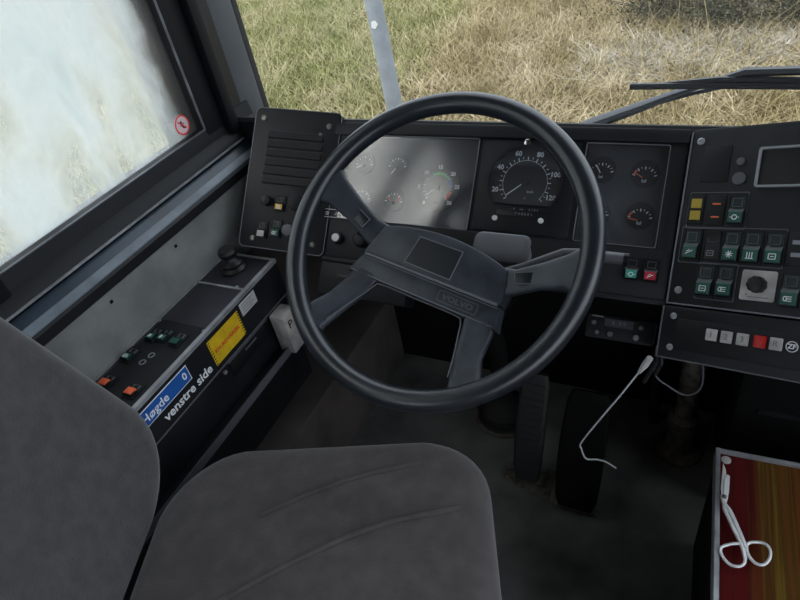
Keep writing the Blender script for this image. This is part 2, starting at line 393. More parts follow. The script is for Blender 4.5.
def screw(parent, x, y, z=0, r=.006, m='alu'):
    b = MB().lathe([(r, z), (r * .95, z + .0015), (r * .55, z + .0024), (r * .5, z + .0012), (0, z + .0012)], (x, y, 0), 16); return b.build('screw', m, parent)
def icon(k, x, y, z, parent, s=.008, m='white_print'):
    b = MB(); t = .0011
    def B(*q): bar(b, x + q[0] * s, y + q[1] * s, x + q[2] * s, y + q[3] * s, t, z, z + .0004)
    if k == 0:
        for i in range(3): B(-.3, -.4 + .4 * i, .6, -.4 + .4 * i)
        b.ring([(x - .5 * s + .35 * s * math.cos(q * math.pi / 6), y + .5 * s * math.sin(q * math.pi / 6)) for q in range(12)], [(x - .5 * s + .2 * s * math.cos(q * math.pi / 6), y + .33 * s * math.sin(q * math.pi / 6)) for q in range(12)], z, z + .0004)
    elif k == 1:
        for i in range(4): c, d = math.cos(i * .785 + .3), math.sin(i * .785 + .3); B(-c * .7, -d * .7, c * .7, d * .7)
    elif k == 2:
        B(-.6, -.5, .6, -.5); B(-.6, .5, .6, .5); B(-.6, -.5, -.6, .5); B(.6, -.5, .6, .5); B(-.3, 0, .3, 0)
    elif k == 3:
        B(-.7, -.4, .7, .4); B(-.5, .1, .1, .5)
    elif k == 4:
        for i in (-.45, 0, .45): B(i, -.6, i, .6)
        B(-.7, -.6, .7, -.6)
    elif k == 5:
        b.ring([(x + .55 * s * math.cos(q * math.pi / 8), y + .55 * s * math.sin(q * math.pi / 8)) for q in range(16)], [(x + .38 * s * math.cos(q * math.pi / 8), y + .38 * s * math.sin(q * math.pi / 8)) for q in range(16)], z, z + .0004)
        B(-.9, 0, -.65, 0); B(.65, 0, .9, 0)
    return b.build('symbol', m, parent, smooth=0)
def rocker(parent, x, y, z=0, wd=.022, ht=.040, lens='green_lens', ic=0, icm='white_print', name='rocker_switch', up=False, bright=False):
    """rocker: bezel > rocker body tilted in its bezel, coloured lens on its lower half, symbol"""
    b = MB(); o = rr(wd / 2 + .0022, ht / 2 + .0022, .002, x, y, 3); i = rr(wd / 2, ht / 2, .0015, x, y, 3); b.ring(o, i, z - .002, z + .0025)
    b.prism(i, z - .004, z - .001)
    sw = b.build(name, 'dash_plastic', parent)
    sg = -1 if not up else 1
    hi, lo = .0075, .002
    yl = y - ht / 2 * .96; yh = y + ht / 2 * .96; xw = wd / 2 * .92
    za, zb = (z + hi, z + lo) if not up else (z + lo, z + hi)
    MB().sweep([[(xx, yl, z - .002), (xx, yl + .001, za), (xx, yl + ht * .40, za), (xx, y + ht * .08, z + .002), (xx, yh, zb), (xx, yh, z - .002)] for xx in (x - xw, x + xw)]).build('rocker', 'rocker_green' if lens == 'green_lens' else 'black', sw)
    if lens:
        c = MB().box(x - xw * .86, x + xw * .86, yl + ht * .05, yl + ht * .42, z + hi - .001, z + hi + .0009, .0005, 1).build('lens', lens, sw); c['label'] = lens.replace('_', ' ')
    if ic is not None: icon(ic, x, yl + ht * .22, z + hi + (.001 if lens else .0002), sw, wd * .32, icm)
    b = MB().ring(rr(wd * .30, ht * .15, .0008, x, y + ht * .27, 2), rr(wd * .30 - .0006, ht * .15 - .0006, .0006, x, y + ht * .27, 2), z + .0018, z + .0042); b.build('outline', 'stalk', sw, smooth=0)
    return sw
def knob(parent, x, y, z, r, hh, m='panel_plastic', name='knob', ribs=10):
    b = MB(); pts = []
    for k in range(ribs * 4):
        t = 2 * math.pi * k / (ribs * 4); q = r * (1 - .06 * (k % 4 < 2)); pts.append((x + q * math.cos(t), y + q * math.sin(t)))
    b.prism(pts, z, z + hh, hh * .2); return b.build(name, m, parent)

# ------------------------------------------------------------------ centre of the dashboard: instrument housing
ic = thing('instrument_panel', 'black dashboard instrument housing with two glazed gauge bays behind the steering wheel', 'dashboard', D)
U0, U1, V0, V1 = -.405, .264, -.186, .100
b = MB()
b.box(U0, U1, V0, V1, -.10, -.032)                                # back plate
b.box(U0, U1, .076, V1, -.06, .004, .004)                        # top bar
b.box(U0, U1, V0, -.100, -.06, .0, .003)                         # bottom bar
b.box(-.096, .100, -.102, .078, -.06, -.004, .002)               # block carrying the tachograph
b.box(.236, U1, -.102, .078, -.06, .0, .003)
b.box(U0, -.386, -.102, .078, -.06, 0, .0)
b.box(U0, U1, -.192, -.183, -.06, .004, .002)
b.build('housing', 'dash_plastic', ic)
MB().box(-.3855, -.097, -.101, .077, -.034, -.024).build('gauge_panel', 'dial_grey', ic, smooth=0)
MB().box(.101, .235, -.101, .077, -.034, -.024).build('gauge_panel', 'dial_grey', ic, smooth=0)
def thin_ring(parent, name, u0, u1, v0, v1, z, m, t=.0012):
    c = ((u0 + u1) / 2, (v0 + v1) / 2); return MB().ring(rr((u1 - u0) / 2, (v1 - v0) / 2, .004, *c, 3), rr((u1 - u0) / 2 - t, (v1 - v0) / 2 - t, .003, *c, 3), z - .002, z + .0008).build(name, m, parent, smooth=0)
thin_ring(ic, 'bezel', -.387, -.096, -.100, .075, -.001, 'grey_line')
thin_ring(ic, 'bezel', .100, .236, -.099, .074, -.001, 'grey_line')
MB().box(-.3855, -.097, -.099, .074, -.006, -.003).build('gauge_glass', 'dusty_gauge_glass', ic, smooth=0)
MB().box(.101, .235, -.098, .073, -.006, -.003).build('gauge_glass', 'gauge_glass', ic, smooth=0)

def gauge(parent, x, y, r, a0, a1, n, z, nums=None, ns=.007, needle=None, ncol='white_print', face='dial', tick='white_print', tr=.80, big=2, nr=.62, tk=1.5, hub=.12, oy=0, zones=(), face_poly=None, tl=.12):
    """dial face > scale, numerals, needle, colour zones"""
    b = MB()
    if face_poly: b.prism(face_poly, z, z + .002)
    else: disc(b, x, y, r, z, z + .002, 40)
    g = b.build('gauge', face, parent, smooth=30); z += .002; yy = y + oy
    b = MB()
    for i in range(n + 1):
        t = math.radians(a0 + (a1 - a0) * i / n); c, s = math.cos(t), math.sin(t); L_ = tl * (1.0 if i % big == 0 else .55)
        bar(b, x + r * tr * c, yy + r * tr * s, x + r * (tr - L_) * c, yy + r * (tr - L_) * s, .0017 if i % big == 0 else .0011, z, z + .0004)
    if n >= 10 and r > .03:
        for i in range(40):
            t0 = math.radians(a0 + (a1 - a0) * i / 40); t1 = math.radians(a0 + (a1 - a0) * (i + 1) / 40)
            bar(b, x + r * (tr - tl) * math.cos(t0), yy + r * (tr - tl) * math.sin(t0), x + r * (tr - tl) * math.cos(t1), yy + r * (tr - tl) * math.sin(t1), .0006, z, z + .0004)
    b.build('scale', tick, g, smooth=0)
    for (za, zb, m, rad, wd) in zones:
        b = MB(); k = 10
        for i in range(k):
            t0 = math.radians(za + (zb - za) * i / k); t1 = math.radians(za + (zb - za) * (i + 1.02) / k)
            bar(b, x + r * rad * math.cos(t0), yy + r * rad * math.sin(t0), x + r * rad * math.cos(t1), yy + r * rad * math.sin(t1), wd, z, z + .0005)
        b.build('colour_zone', m, g, smooth=0)['label'] = m.split('_')[0] + ' zone of the dial'
    if nums:
        for s, t in nums:
            t = math.radians(t); text(s, ns, x + r * (nr + .0) * math.cos(t), yy + r * nr * math.sin(t), z + .0002, tick, g, 'numeral', ext=.0002, bold=.0004)
    if needle is not None:
        t = math.radians(needle); b = MB(); bar(b, x, yy, x + r * (tr - .1) * math.cos(t), yy + r * (tr - .1) * math.sin(t), .0018, z + .003, z + .004); b.build('needle', ncol, g, smooth=0)
        b = MB(); disc(b, x, yy, r * hub, z, z + .005, 16, .001); b.build('hub', 'black', g)
    return g
W = -.024
def P(px, py, f=D, w=0): return f.pl(px, py, w)
u, v = P(438, 188, D, W)
gauge(ic, u, v, .047, 225, -45, 20, W, [('0', 232), ('5', 180), ('10', 135), ('15', 90), ('20', 45), ('25', 5), ('30', -45)], .0105, 218, 'white_print', 'dial', tr=.68, tl=.12, nr=.86,
      zones=((115, 40, 'green_print', .60, .0045), (38, 5, 'blue_print', .60, .004), (-12, -45, 'red_print', .60, .006)))
text('rpm', .006, u + .012, v - .008, W + .0023, 'grey_print', ic)
text('x100', .005, u, v - .03, W + .0023, 'grey_print', ic)
for px, py, nc, nd in ((365, 163, 'white_print', 200), (398, 165, 'white_print', 235), (362, 197, 'white_print', 215), (394, 200, 'red_print', 140)):
    u, v = P(px, py, D, W)
    gauge(ic, u, v, .0235, 170, 10, 8, W, None, needle=nd, ncol=nc, oy=-.006, tr=.85, tl=.2, zones=(((60, 10, 'red_print', .62, .002),) if nc == 'red_print' else ()))
for px, py, nd in ((602, 170, 120), (645, 174, 150), (640, 216, 170), (597, 213, 60)):
    u, v = P(px, py, D, W)
    gauge(ic, u, v, .024, 160, 20, 8, W, None, needle=nd, ncol='orange_print' if px > 610 else 'white_print', oy=-.009, tr=.88, tl=.2, zones=(((160, 130, 'orange_print', .80, .003),) if px > 610 else ()))
    icon(0 if px < 610 else 2, u, v - .012, W + .0024, ic, .005)
text('°C', .006, P(590, 176)[0], P(590, 176)[1], W + .0023, 'grey_print', ic)
# small blank plate left of the glazed bay, lower controls
u0, v1 = P(338, 122); u1, v0 = P(375, 138)
MB().box(u0, u1 , v0 + .004, v1 - .004, .003, .0055, .001).build('blank_plate', 'panel_plastic', ic)
# tachograph unit, rounded top, flat bottom
cx, cy = P(525, 183)
tg = thing('tachograph', 'round black tachograph speedometer between the two gauge bays', 'speedometer', D.shift(0, 0, 0))
b = MB().box(-.088, .092, -.097, .074, -.0045, .0005, .003); b.build('case', 'panel_plastic', tg)
R0 = .068
pol = []
for k in range(41):
    t = math.radians(-38 + (218 + 38 - 0) * k / 40); pol.append((cx + R0 * math.cos(t), cy + R0 * math.sin(t)))
pol2 = [(cx + (x - cx) * .955, cy + (y - cy) * .955) for x, y in pol]
g = gauge(tg, cx, cy, R0, 222, -42, 24, -.0005, [('20', 196), ('40', 152), ('60', 110), ('80', 68), ('100', 18), ('120', -26)], .0125, 219, 'white_print', 'dial', tr=.70, tl=.10, nr=.82, hub=.10, face_poly=pol2)
text('km/h', .006, cx + .012, cy - .016, .0017, 'white_print', g); text('25', .006, cx + .004, cy - .028, .0017, 'grey_print', g)
text('KIENZLE', .005, cx - .02, cy - .036, .0017, 'grey_print', g) if False else None
MB().ring(pol, pol2, -.002, .009).build('dial_rim', 'panel_plastic', tg)
MB().prism(pol2, .0075, .0085).build('gauge_glass', 'gauge_glass', tg, smooth=0)
u, v = P(528, 143); MB().lathe([(.0065, 0), (.006, .004), (.004, .005), (0, .005)], (u, v, 0), 18).box(u - .001, u + .001, v - .004, v + .004, .005, .0062).build('lock', 'chrome', tg)
u0, v0 = P(496, 226); u1, v1 = P(546, 212)
MB().box(cx - .045, cx + .052, cy - .063, cy - .050, .0, .002, .0008).build('counter_window', 'black', tg)
text('- - - 8     km     0 7 8 9', .0062, cx + .003, cy - .0485, .0012, 'grey_print', tg)
text('7 4 4 6 0 1', .0075, cx + .006, cy - .057, .0022, 'grey_print', tg, 'odometer_digits')
for px, py in ((495, 218), (541, 221)):
    u, v = P(px, py); MB().lathe([(.005, 0), (.0046, .006), (0, .0065)], (u, v, 0), 16).build('push_button', 'white_paint', tg)
# lower switches on the right of the housing, knob at the left
for px, py, ln, i_ in ((632, 269, 'teal_lens', 5), (651, 271, 'red_lens', 3)):
    u, v = P(px, py); rocker(ic, u, v, .0, .022, .036, ln, i_)
u, v = P(338, 238); kb = MB().lathe([(.013, 0), (.0125, .008), (.010, .010), (0, .010)], (u, v, 0), 24).build('rotary_switch', 'panel_plastic', ic)
MB().lathe([(.0085, .010), (.008, .0125), (0, .013)], (u, v, 0), 20).build('cap', 'white_paint', kb)['label'] = 'white cap of the rotary switch'
u, v = P(363, 240); knob(ic, u, v, 0, .016, .020, 'panel_plastic', 'light_switch', 12)
u, v = P(336, 214); thin_ring(ic, 'symbol_plate', u - .036, u + .034, v - .008, v + .009, .004, 'white_print', .0008)
icon(5, u - .020, v, .004, ic, .006); icon(3, u + .004, v, .004, ic, .006)
# lower ledge with slot under the knobs
b = MB().box(-.405, -.20, -.262, -.192, -.05, .002, .004).build('lower_ledge', 'dash_plastic', ic)
MB().box(-.36, -.25, -.226, -.216, .0, .0045, .001).build('slot', 'black', ic)
MB().box(-.32, -.285, -.25, -.235, .0, .0042, .001).build('catch', 'stalk', ic)
# structure behind: dashboard top shelf down to the windshield
b = MB()
b.sweep([[(x, y, z) for y, z in ((1.025, .818), (1.034, .824), (1.045, .820), (1.085, .765), (1.158, .755), (1.158, .70), (1.04, .70))] for x in (-.995, 1.4)])
ds = b.build('dashboard_shelf', 'dash_plastic'); tag(ds, 'black dashboard top shelf running under the windshield', 'dashboard shelf')

# ------------------------------------------------------------------ left wing
lw = thing('air_vent_panel', 'black corner panel with louvred air vent and small switches left of the steering wheel', 'control panel', Lf)
b = MB().prism(rr(.099, .151, .012, -.0995, -.140, 4), -.04, .003, .003); b.build('panel', 'panel_plastic', lw)
MB().ring(rr(.099, .151, .012, -.0995, -.140, 4), rr(.0975, .1495, .011, -.0995, -.140, 4), .0022, .0036).build('edge_line', 'grey_line', lw, smooth=0)
fr_ = [P(268, 130, Lf), P(325, 140, Lf), P(263, 184, Lf), P(318, 192, Lf)]
gu0 = (fr_[0][0] + fr_[2][0]) / 2; gu1 = (fr_[1][0] + fr_[3][0]) / 2; gv1 = fr_[0][1]; gv0 = fr_[2][1]
gr = MB().box(gu0, gu1, gv0, gv1, .002, .0035).build('grille', 'black', lw)
nL = 6
for k in range(nL):
    yy = gv0 + (gv1 - gv0) * (k + .5) / nL; hl = (gv1 - gv0) / nL * .40
    MB().sweep([[(xx, yy - hl, .003), (xx, yy - hl, .0065), (xx, yy - hl * .7, .0075), (xx, yy + hl, .0045), (xx, yy + hl, .003)] for xx in (gu0 + .003, gu1 - .003)]).build('louvre', 'panel_plastic', gr)
for px, py in ((265, 118), (330, 127), (264, 178), (321, 135)): u, v = P(px, py, Lf); screw(lw, u, v, .003, .0065 if py < 130 and px != 321 else .004, 'steel_worn')
for px, py in ((313, 245), (253, 238)): u, v = P(px, py, Lf); screw(lw, u, v, .003, .006, 'steel_worn')
u, v = P(268, 201, Lf); knob(lw, u, v, .003, .011, .012, 'black')
u, v = P(281, 204, Lf); rocker(lw, u, v, .003, .020, .030, 'amber', 4)
u, v = P(297, 204, Lf); knob(lw, u, v, .003, .015, .010, 'dash_plastic', 'rotary_switch', 14)
u, v = P(263, 230, Lf); rocker(lw, u, v, .003, .020, .034, 'dirty_white', None)
u, v = P(277, 229, Lf); rocker(lw, u, v, .003, .020, .036, 'green_lens', 0)
u, v = P(290, 231, Lf); knob(lw, u, v, .003, .013, .016, 'stalk')

# ------------------------------------------------------------------ right wing: switch panel
sp_ = thing('control_panel', 'black switch panel with rows of green rocker switches right of the steering wheel', 'control panel', R_)
b = MB().prism(rr(.19, .143, .006, .191, -.142, 3), -.05, .003, .003); b.build('panel', 'panel_plastic', sp_)
MB().box(.003, .0055, -.282, -.004, .002, .0045).box(.003, .37, -.284, -.2815, .002, .0045).build('edge_line', 'grey_line', sp_, smooth=0)
for px, py in ((702, 142), (679, 290)): u, v = P(px, py, R_); screw(sp_, u, v, .003, .006)
u0, v1 = P(706, 147, R_); u1, v0 = P(728, 182, R_)
MB().box(u0, u1, v0, v1, .002, .0042, .001).build('blank_plate', 'dash_plastic', sp_)
u, v = P(742, 162, R_); MB().lathe([(.006, .003), (.0055, .007), (0, .008)], (u, v, 0), 18).build('push_button', 'stalk', sp_)
u, v = P(740, 179, R_); MB().lathe([(.010, .003), (.0095, .006), (0, .0065)], (u, v, 0), 22).build('round_cap', 'badge_grey', sp_)

u0, v1 = P(762, 148, R_); u1, v0 = P(760, 189, R_)
uc, vc = u0 + .075, (v1 + v0) / 2
dd = MB().ring(rr(.075, .030, .004, uc, vc, 3), rr(.072, .027, .003, uc, vc, 3), .002, .010).build('display_frame', 'pale_rim', sp_); dd['label'] = 'pale grey rim of the dark display'
MB().box(uc - .072, uc + .072, vc - .027, vc + .027, .002, .0045).build('display_screen', 'black', dd, smooth=0)
# row 1
u, v = P(697, 210, R_)
b = MB().box(u - .012, u + .012, v - .024, v + .024, .002, .005, .001).build('indicator_lamp', 'dash_plastic', sp_)
MB().box(u - .008, u + .008, v + .002, v + .017, .0045, .006, .0005, 1).build('lens', 'yellow_lens', b); MB().box(u - .008, u + .008, v - .017, v - .002, .0045, .006, .0005, 1).build('lens', 'yellow_lens', b)
u, v = P(717, 211, R_); b = MB().box(u - .013, u + .013, v - .024, v + .024, .002, .005, .001).build('label_plate', 'dash_plastic', sp_)
MB().box(u - .006, u + .006, v + .009, v + .0115, .0045, .0056).box(u - .006, u + .006, v - .0115, v - .009, .0045, .0056).build('marking', 'orange_print', b, smooth=0)
u, v = P(738, 211, R_); rocker(sp_, u, v, .003, .023, .044, 'green_lens', 5)
b = MB(); 
rows = [[(692, 245, 'green_lens', 3), (713, 246, None, 2), (732, 247, 'green_lens', 1), (752.5, 248, 'green_lens', 4), (775, 249, 'green_lens', 2)],
        [(705.5, 281, 'green_lens', 2), (725.5, 282, 'green_lens', 0), (791, 291, 'green_lens', 0)]]
for row in rows:
    for px, py, ln, i_ in row:
        u, v = P(px, py, R_, .003); rocker(sp_, u, v, .003, .024, .047, ln, i_, up=(px == 713), icm='grey_print' if px == 713 else 'white_print')
u, v = P(799, 250, R_); b = MB().box(u - .014, u + .014, v - .024, v + .024, .002, .005, .001).build('label_plate', 'dash_plastic', sp_)
for dv in (.010, -.008): text('BUS', .009, u - .001, v + dv, .0053, 'grey_print', b) if False else MB().box(u - .008, u + .01, v + dv - .003, v + dv + .003, .0045, .0056).build('marking', 'grey_print', b, smooth=0)
# frames round the switch rows
for (xa, xb, yp) in ((689, 748, 211), (681, 787, 247), (697, 737, 282)):
    ua = P(xa, yp, R_)[0]; ub = P(xb, yp, R_)[0]; vc = P((xa + xb) / 2, yp, R_)[1]
    MB().ring(rr((ub - ua) / 2, .029, .002, (ua + ub) / 2, vc, 2), rr((ub - ua) / 2 - .0012, .0278, .0015, (ua + ub) / 2, vc, 2), .002, .0042).build('switch_frame', 'stalk', sp_, smooth=0)
# white plate with a black rotary knob
u, v = P(759, 286, R_); pl_ = MB().prism(rr(.0235, .0225, .003, u, v, 3), .002, .0045).build('knob_plate', 'dirty_white', sp_); pl_['label'] = 'square white plate under the rotary knob'
knob(pl_, u, v + .001, .0045, .0125, .016, 'black', 'rotary_knob', 9)
MB().box(u - .012, u + .016, v - .018, v - .0168, .0044, .005).build('marking', 'grey_line', pl_, smooth=0)
text('0', .006, u - .014, v - .014, .0047, 'grey_line', pl_)

# ------------------------------------------------------------------ gear selector under it
G = R_.shift(0, -.330, .006)
gs = thing('gear_selector', 'black gear selector panel with white push buttons and one red button', 'gear selector', G)
b = MB().prism(rr(.19, .043, .005, .191, .0, 3), -.05, .003, .003); b.build('panel', 'panel_plastic', gs)
b = MB().box(.028, .36, -.026, .024, .002, .0045, .001).build('button_plate', 'dash_plastic', gs)
MB().box(.003, .37, -.0425, -.0405, .002, .0045).box(.002, .0042, -.042, .042, .002, .0045).build('edge_line', 'stalk', gs, smooth=0)
for px, py in ((674.5, 316), (670.5, 347)): u, v = P(px, py, G); screw(gs, u, v, .003, .0055)
for k, (px, s) in enumerate(((711.5, '1'), (726.5, '2'), (742.5, '3'), (760, 'N'), (776, 'R'))):
    u, v = P(px, 335 + k * 2.3, G, .006); bw = .0080
    bt = MB().prism(rr(bw, bw + .001, .0015, u, v, 3), .003, .009, .001).build('push_button', 'bright_red' if s == 'N' else 'dirty_white', gs)
    if s == 'N': bt['label'] = 'red push button'
    text(s, .013, u, v, .0092, 'grey_line' if s != 'N' else 'red_print', bt)
u, v = P(793, 347, G); b = MB(); c_ = [(u + .0078 * math.cos(k * math.pi / 12), v + .0078 * math.sin(k * math.pi / 12)) for k in range(24)]
b.ring(c_, [(u + (x - u) * .86, v + (y - v) * .86) for x, y in c_], .003, .0052); lg = b.build('round_emblem', 'white_print', gs, smooth=0)
text('ZF', .0095, u, v, .0050, 'white_print', lg, bold=.0003)

# ------------------------------------------------------------------ steering wheel
tt = math.radians(36.8); tr_ = math.radians(-13)
wu = V((1, 0, 0)); wv = V((0, math.cos(tt), math.sin(tt)))
Wh = Frame((-.341, .660, .806), wu * math.cos(tr_) + wv * math.sin(tr_), -wu * math.sin(tr_) + wv * math.cos(tr_))
sw = thing('steering_wheel', 'large dark blue-black four-spoke steering wheel with padded hub', 'steering wheel', Wh)
RR, rr_ = .2285, .0160
b = MB(); n = 96; m_ = 16; rings = []
for i in range(n):
    t = 2 * math.pi * i / n
    ring = []
    for k in range(m_):
        q = 2 * math.pi * k / m_; r = rr_ * (1 + .03 * math.cos(2 * q)); rad = RR + r * math.cos(q); ring.append(b.b.verts.new((rad * math.cos(t), rad * math.sin(t), r * 1.05 * math.sin(q))))
    rings.append(ring)
for i in range(n):
    A, B = rings[i], rings[(i + 1) % n]
    for k in range(m_): b.b.faces.new((A[k], A[(k + 1) % m_], B[(k + 1) % m_], B[k]))
b.build('rim', 'wheel_rim', sw, smooth=80)
HW = -.045
def spoke(pts, m='wheel_pad', name='spoke'):
    """pts: (x, y, z, halfwidth direction x,y, half width, half thickness)"""
    rings = []
    for x, y, z, dx, dy, hw, ht in pts:
        d = V((dx, dy, 0)).normalized(); c = V((x, y, z)); ring = []
        for k in range(14):
            q = 2 * math.pi * k / 14; cq, sq = math.cos(q), math.sin(q)
            ring.append(c + d * hw * math.copysign(abs(cq) ** .45, cq) + V((0, 0, ht * math.copysign(abs(sq) ** .6, sq))))
        rings.append(ring)
    return MB().sweep(rings).build(name, m, sw, smooth=50)
for s in (1, -1):
    spoke([(s * .085, -.015, HW - .004, 0, 1, .026, .008), (s * .125, -.004, HW + .002, .1 * -s, 1, .021, .008), (s * .165, .016, HW * .55, -.25 * s, 1, .020, .008), (s * .196, .030, HW * .22, -.2 * s, 1, .025, .009), (s * .215, .037, -.004, -.17 * s, 1, .036, .010), (s * .226, .041, 0, -.17 * s, 1, .050, .010)])
    spoke([(s * .100, -.060, HW - .004, 1, 0, .026, .009), (s * .106, -.090, HW, 1, .1 * s, .0235, .009), (s * .116, -.130, HW * .55, 1, .3 * s, .021, .009), (s * .132, -.165, HW * .25, 1, .55 * s, .024, .009), (s * .140, -.176, -.004, 1, .7 * s, .036, .010), (s * .144, -.181, 0, 1, .78 * s, .050, .010)])
    MB().tube(smooth_pts([(0, -.0795, HW + .004), (s * .066, -.0795, HW + .004), (s * .078, -.086, HW + .005), (s * .086, -.106, HW * .85 + .006), (s * .099, -.138, HW * .5 + .007), (s * .108, -.165, HW * .22 + .008)], 5), .0011, 6).build('highlight_piping', 'stalk', sw)  # pale tubes draw the highlights along the band and lower spoke edges
    # raised plate and outline on the upper spoke
    ang = .40 * s
    fx, fy = s * .150, .008
    ca, sa = math.cos(ang), math.sin(ang)
    def q4(hw, hh): return [(fx + x * ca - y * sa, fy + x * sa + y * ca) for x, y in ((hw, hh), (-hw, hh), (-hw, -hh), (hw, -hh))]
    pz = HW * .72 + .0095
    MB().prism(q4(.021, .0085), pz - .004, pz, .001).build('horn_button', 'wheel_badge', sw)
    MB().ring(q4(.0215, .009), q4(.0205, .008), pz - .001, pz + .0008).build('outline', 'grey_line', sw, smooth=0)
# hub pad: arched top edge, upper pad and lower band
top = [(-.104 + .216 * k / 12, .010 + .018 * math.sin(math.pi * (k / 12)) ** .8) for k in range(13)]
hz = HW
pad = MB().prism([(.124, -.042), (.121, -.010)] + top[::-1] + [(-.113, -.008), (-.119, -.042)], hz - .02, hz + .012, .006).build('hub_pad', 'wheel_pad', sw, smooth=40)
band = MB().prism([(-.121, -.0435), (.124, -.0435), (.132, -.078), (-.136, -.078)], hz - .02, hz + .006, .004).build('lower_band', 'wheel_pad', sw, smooth=40)
MB().prism(rr(.118, .002, .001, .001, -.0425, 2), hz, hz + .0095).build('seam', 'grey_line', sw, smooth=0)
b = MB(); bar(b, -.128, -.0745, .124, -.0745, .0012, hz + .005, hz + .0068); bar(b, -.117, -.047, .120, -.047, .0010, hz + .005, hz + .0068); b.build('highlight_piping', 'grey_line', band, smooth=0)
MB().prism([(.038, .011), (-.036, .011), (-.043, -.033), (.037, -.034)], hz + .009, hz + .0135, .0008).build('horn_plate', 'wheel_badge', pad, smooth=20)
o_ = [(.0392, .0122), (-.0372, .0122), (-.0443, -.0342), (.0382, -.0352)]; i_ = [(.0380, .0110), (-.0360, .0110), (-.0430, -.0330), (.0370, -.0340)]
MB().ring(o_, i_, hz + .0112, hz + .0138).build('outline', 'grey_line', pad, smooth=0)
pt = MB().ring(rr(.033, .0085, .003, .061, -.0605, 3), rr(.0318, .0073, .0025, .061, -.0605, 3), hz + .005, hz + .0078).build('name_plate', 'badge_grey', band, smooth=0)
text('VOLVO', .0125, .061, -.0607, hz + .0066, 'badge_grey', band, 'raised_lettering', bold=.0004, xs=1.25, ext=.0006)

# steering column: shroud, shaft, stalks, boot
Wn = Wh.n; wc = Wh.o
colf = Frame(wc - Wn * .06, wu, wv)
sc_ = thing('steering_column', 'black steering column with shroud and grey stalks behind the wheel', 'steering column', colf)
b = MB(); rings = []
for z, hx, hy in ((-.02, .062, .048), (-.05, .075, .055), (-.12, .075, .058), (-.17, .06, .05)):
    rings.append([(x, y, z) for x, y in rr(hx, hy, .03, .012, .0, 4)])
b.sweep(rings); b.build('shroud', 'dash_plastic', sc_, smooth=50)
b = MB(); b.sweep([[(x, y, z) for x, y in rr(.045 * k, .024 * k, .012, .085, .026, 4)] for z, k in ((-.060, .8), (-.018, .9), (-.008, .98), (-.004, .85))]); b.build('switch_cover', 'stalk', sc_, smooth=50)
def cpt(px, py, w):  # point of a plane parallel to the wheel
    P_ = at(px, py, wc + Wn * w, Wn); d = P_ - colf.o; return (d.dot(colf.u), d.dot(colf.v), d.dot(colf.n))
ptsR = [cpt(514, 262, -.085), cpt(545, 254, -.08), cpt(590, 256, -.075), cpt(606, 258, -.075)]
MB().tube([cpt(500, 273, -.06), cpt(521, 267, -.06), cpt(564, 251.5, -.06), cpt(600, 253, -.06)], [.006, .0055, .005, .006], 10).tube([cpt(596, 256, -.06), cpt(624, 259, -.06)], .0085, 8).build('stalk', 'stalk', sc_, smooth=50)['label'] = 'grey right-hand stalk with square end'
MB().tube([cpt(624, 259, -.06), cpt(629, 259.6, -.06)], .009, 8).build('stalk_tip', 'panel_plastic', sc_, smooth=50)
MB().tube([cpt(400, 262, -.10), cpt(376, 240, -.09), cpt(360, 231, -.09)], [.008, .007, .008], 10).build('stalk', 'panel_plastic', sc_, smooth=50)
pA = colf.o - Wn * .16; pB = V((-.36, .93, .34)); pC = V((-.383, 1.01, .06))
T = lambda p: tuple(colf.m.inverted() @ p)
MB().tube([T(colf.o - Wn * .14), T(pB), T(V((-.38, 1.0, .12)))], [.03, .024, .020], 16).build('shaft', 'matt_black', sc_, smooth=50)
# crossbrace under the column
MB().tube([T(V((-.34, .86, .50))), T(V((-.34, 1.02, .46))), T(V((-.34, 1.155, .44)))], .03, 8).build('bracket', 'matt_black', sc_)
bf = Frame((-.383, 1.01, 0), (1, 0, 0), (0, 1, 0))
bt = thing('rubber_boot', 'round black rubber boot where the steering shaft enters the floor', 'boot', bf)
MB().lathe([(.075, 0), (.075, .008), (.066, .012), (.062, .010), (.056, .030), (.060, .036), (.048, .050), (.052, .056), (.036, .075), (.030, .085), (.028, .12), (0, .12)], seg=32).build('bellows', 'rubber', bt, smooth=30)
MB().lathe([(.076, .003), (.080, .005), (.080, .010), (.074, .012), (.070, .009)], seg=32).build('clamp_ring', 'dirty_metal', bt)

# pedals
def pedal(name, label, base, top, wd, m='rubber', ribs=14):
    base = V(base); top = V(top); ax = (top - base); L_ = ax.length
    f = Frame(base, (1, 0, 0), ax)
    t = thing(name, label, 'pedal', f)
    rings = []
    for k in range(13):
        s_ = k / 12; y = L_ * s_; ww = wd * (.88 + .12 * math.sin(math.pi * s_)) * (1 if .06 < s_ < .94 else .86)
        z = .012 * math.sin(math.pi * s_)
        rings.append([(x, y, z + q) for x, q in rr(ww / 2, .009, .008, 0, 0, 3)])
    MB().sweep(rings).build('treadle', m, t, smooth=50)
    b = MB()
    for k in range(ribs): y = L_ * (.1 + .8 * k / 13); z = .012 * math.sin(math.pi * (.1 + .8 * k / 13)) + .009; b.box(-wd * .36, wd * .36, y - .003, y + .003, z - .001, z + .0022)
    b.build('tread', m, t, smooth=0)
    MB().tube([(0, L_ * .7, -.008), (0, L_ * .72, -.05), (0, L_ * .6, -.13)], .010, 8).build('push_rod', 'matt_black', t)
    MB().tube([(-wd * .5, .0, -.010), (wd * .5, .0, -.010)], .012, 10).build('hinge', 'dirty_metal', t)
    return t
pb = V((-.270, .815, .03)); p1 = pedal('accelerator_pedal', 'long black rubber accelerator pedal hinged on a bolted floor bracket', pb, (-.192, .930, .262), .070)
bkf = Frame((-.275, .825, 0), (1, 0, 0), (0, 1, 0))
bk = thing('pedal_bracket', 'grimy metal floor plate with bolts at the foot of the accelerator pedal', 'bracket', bkf)
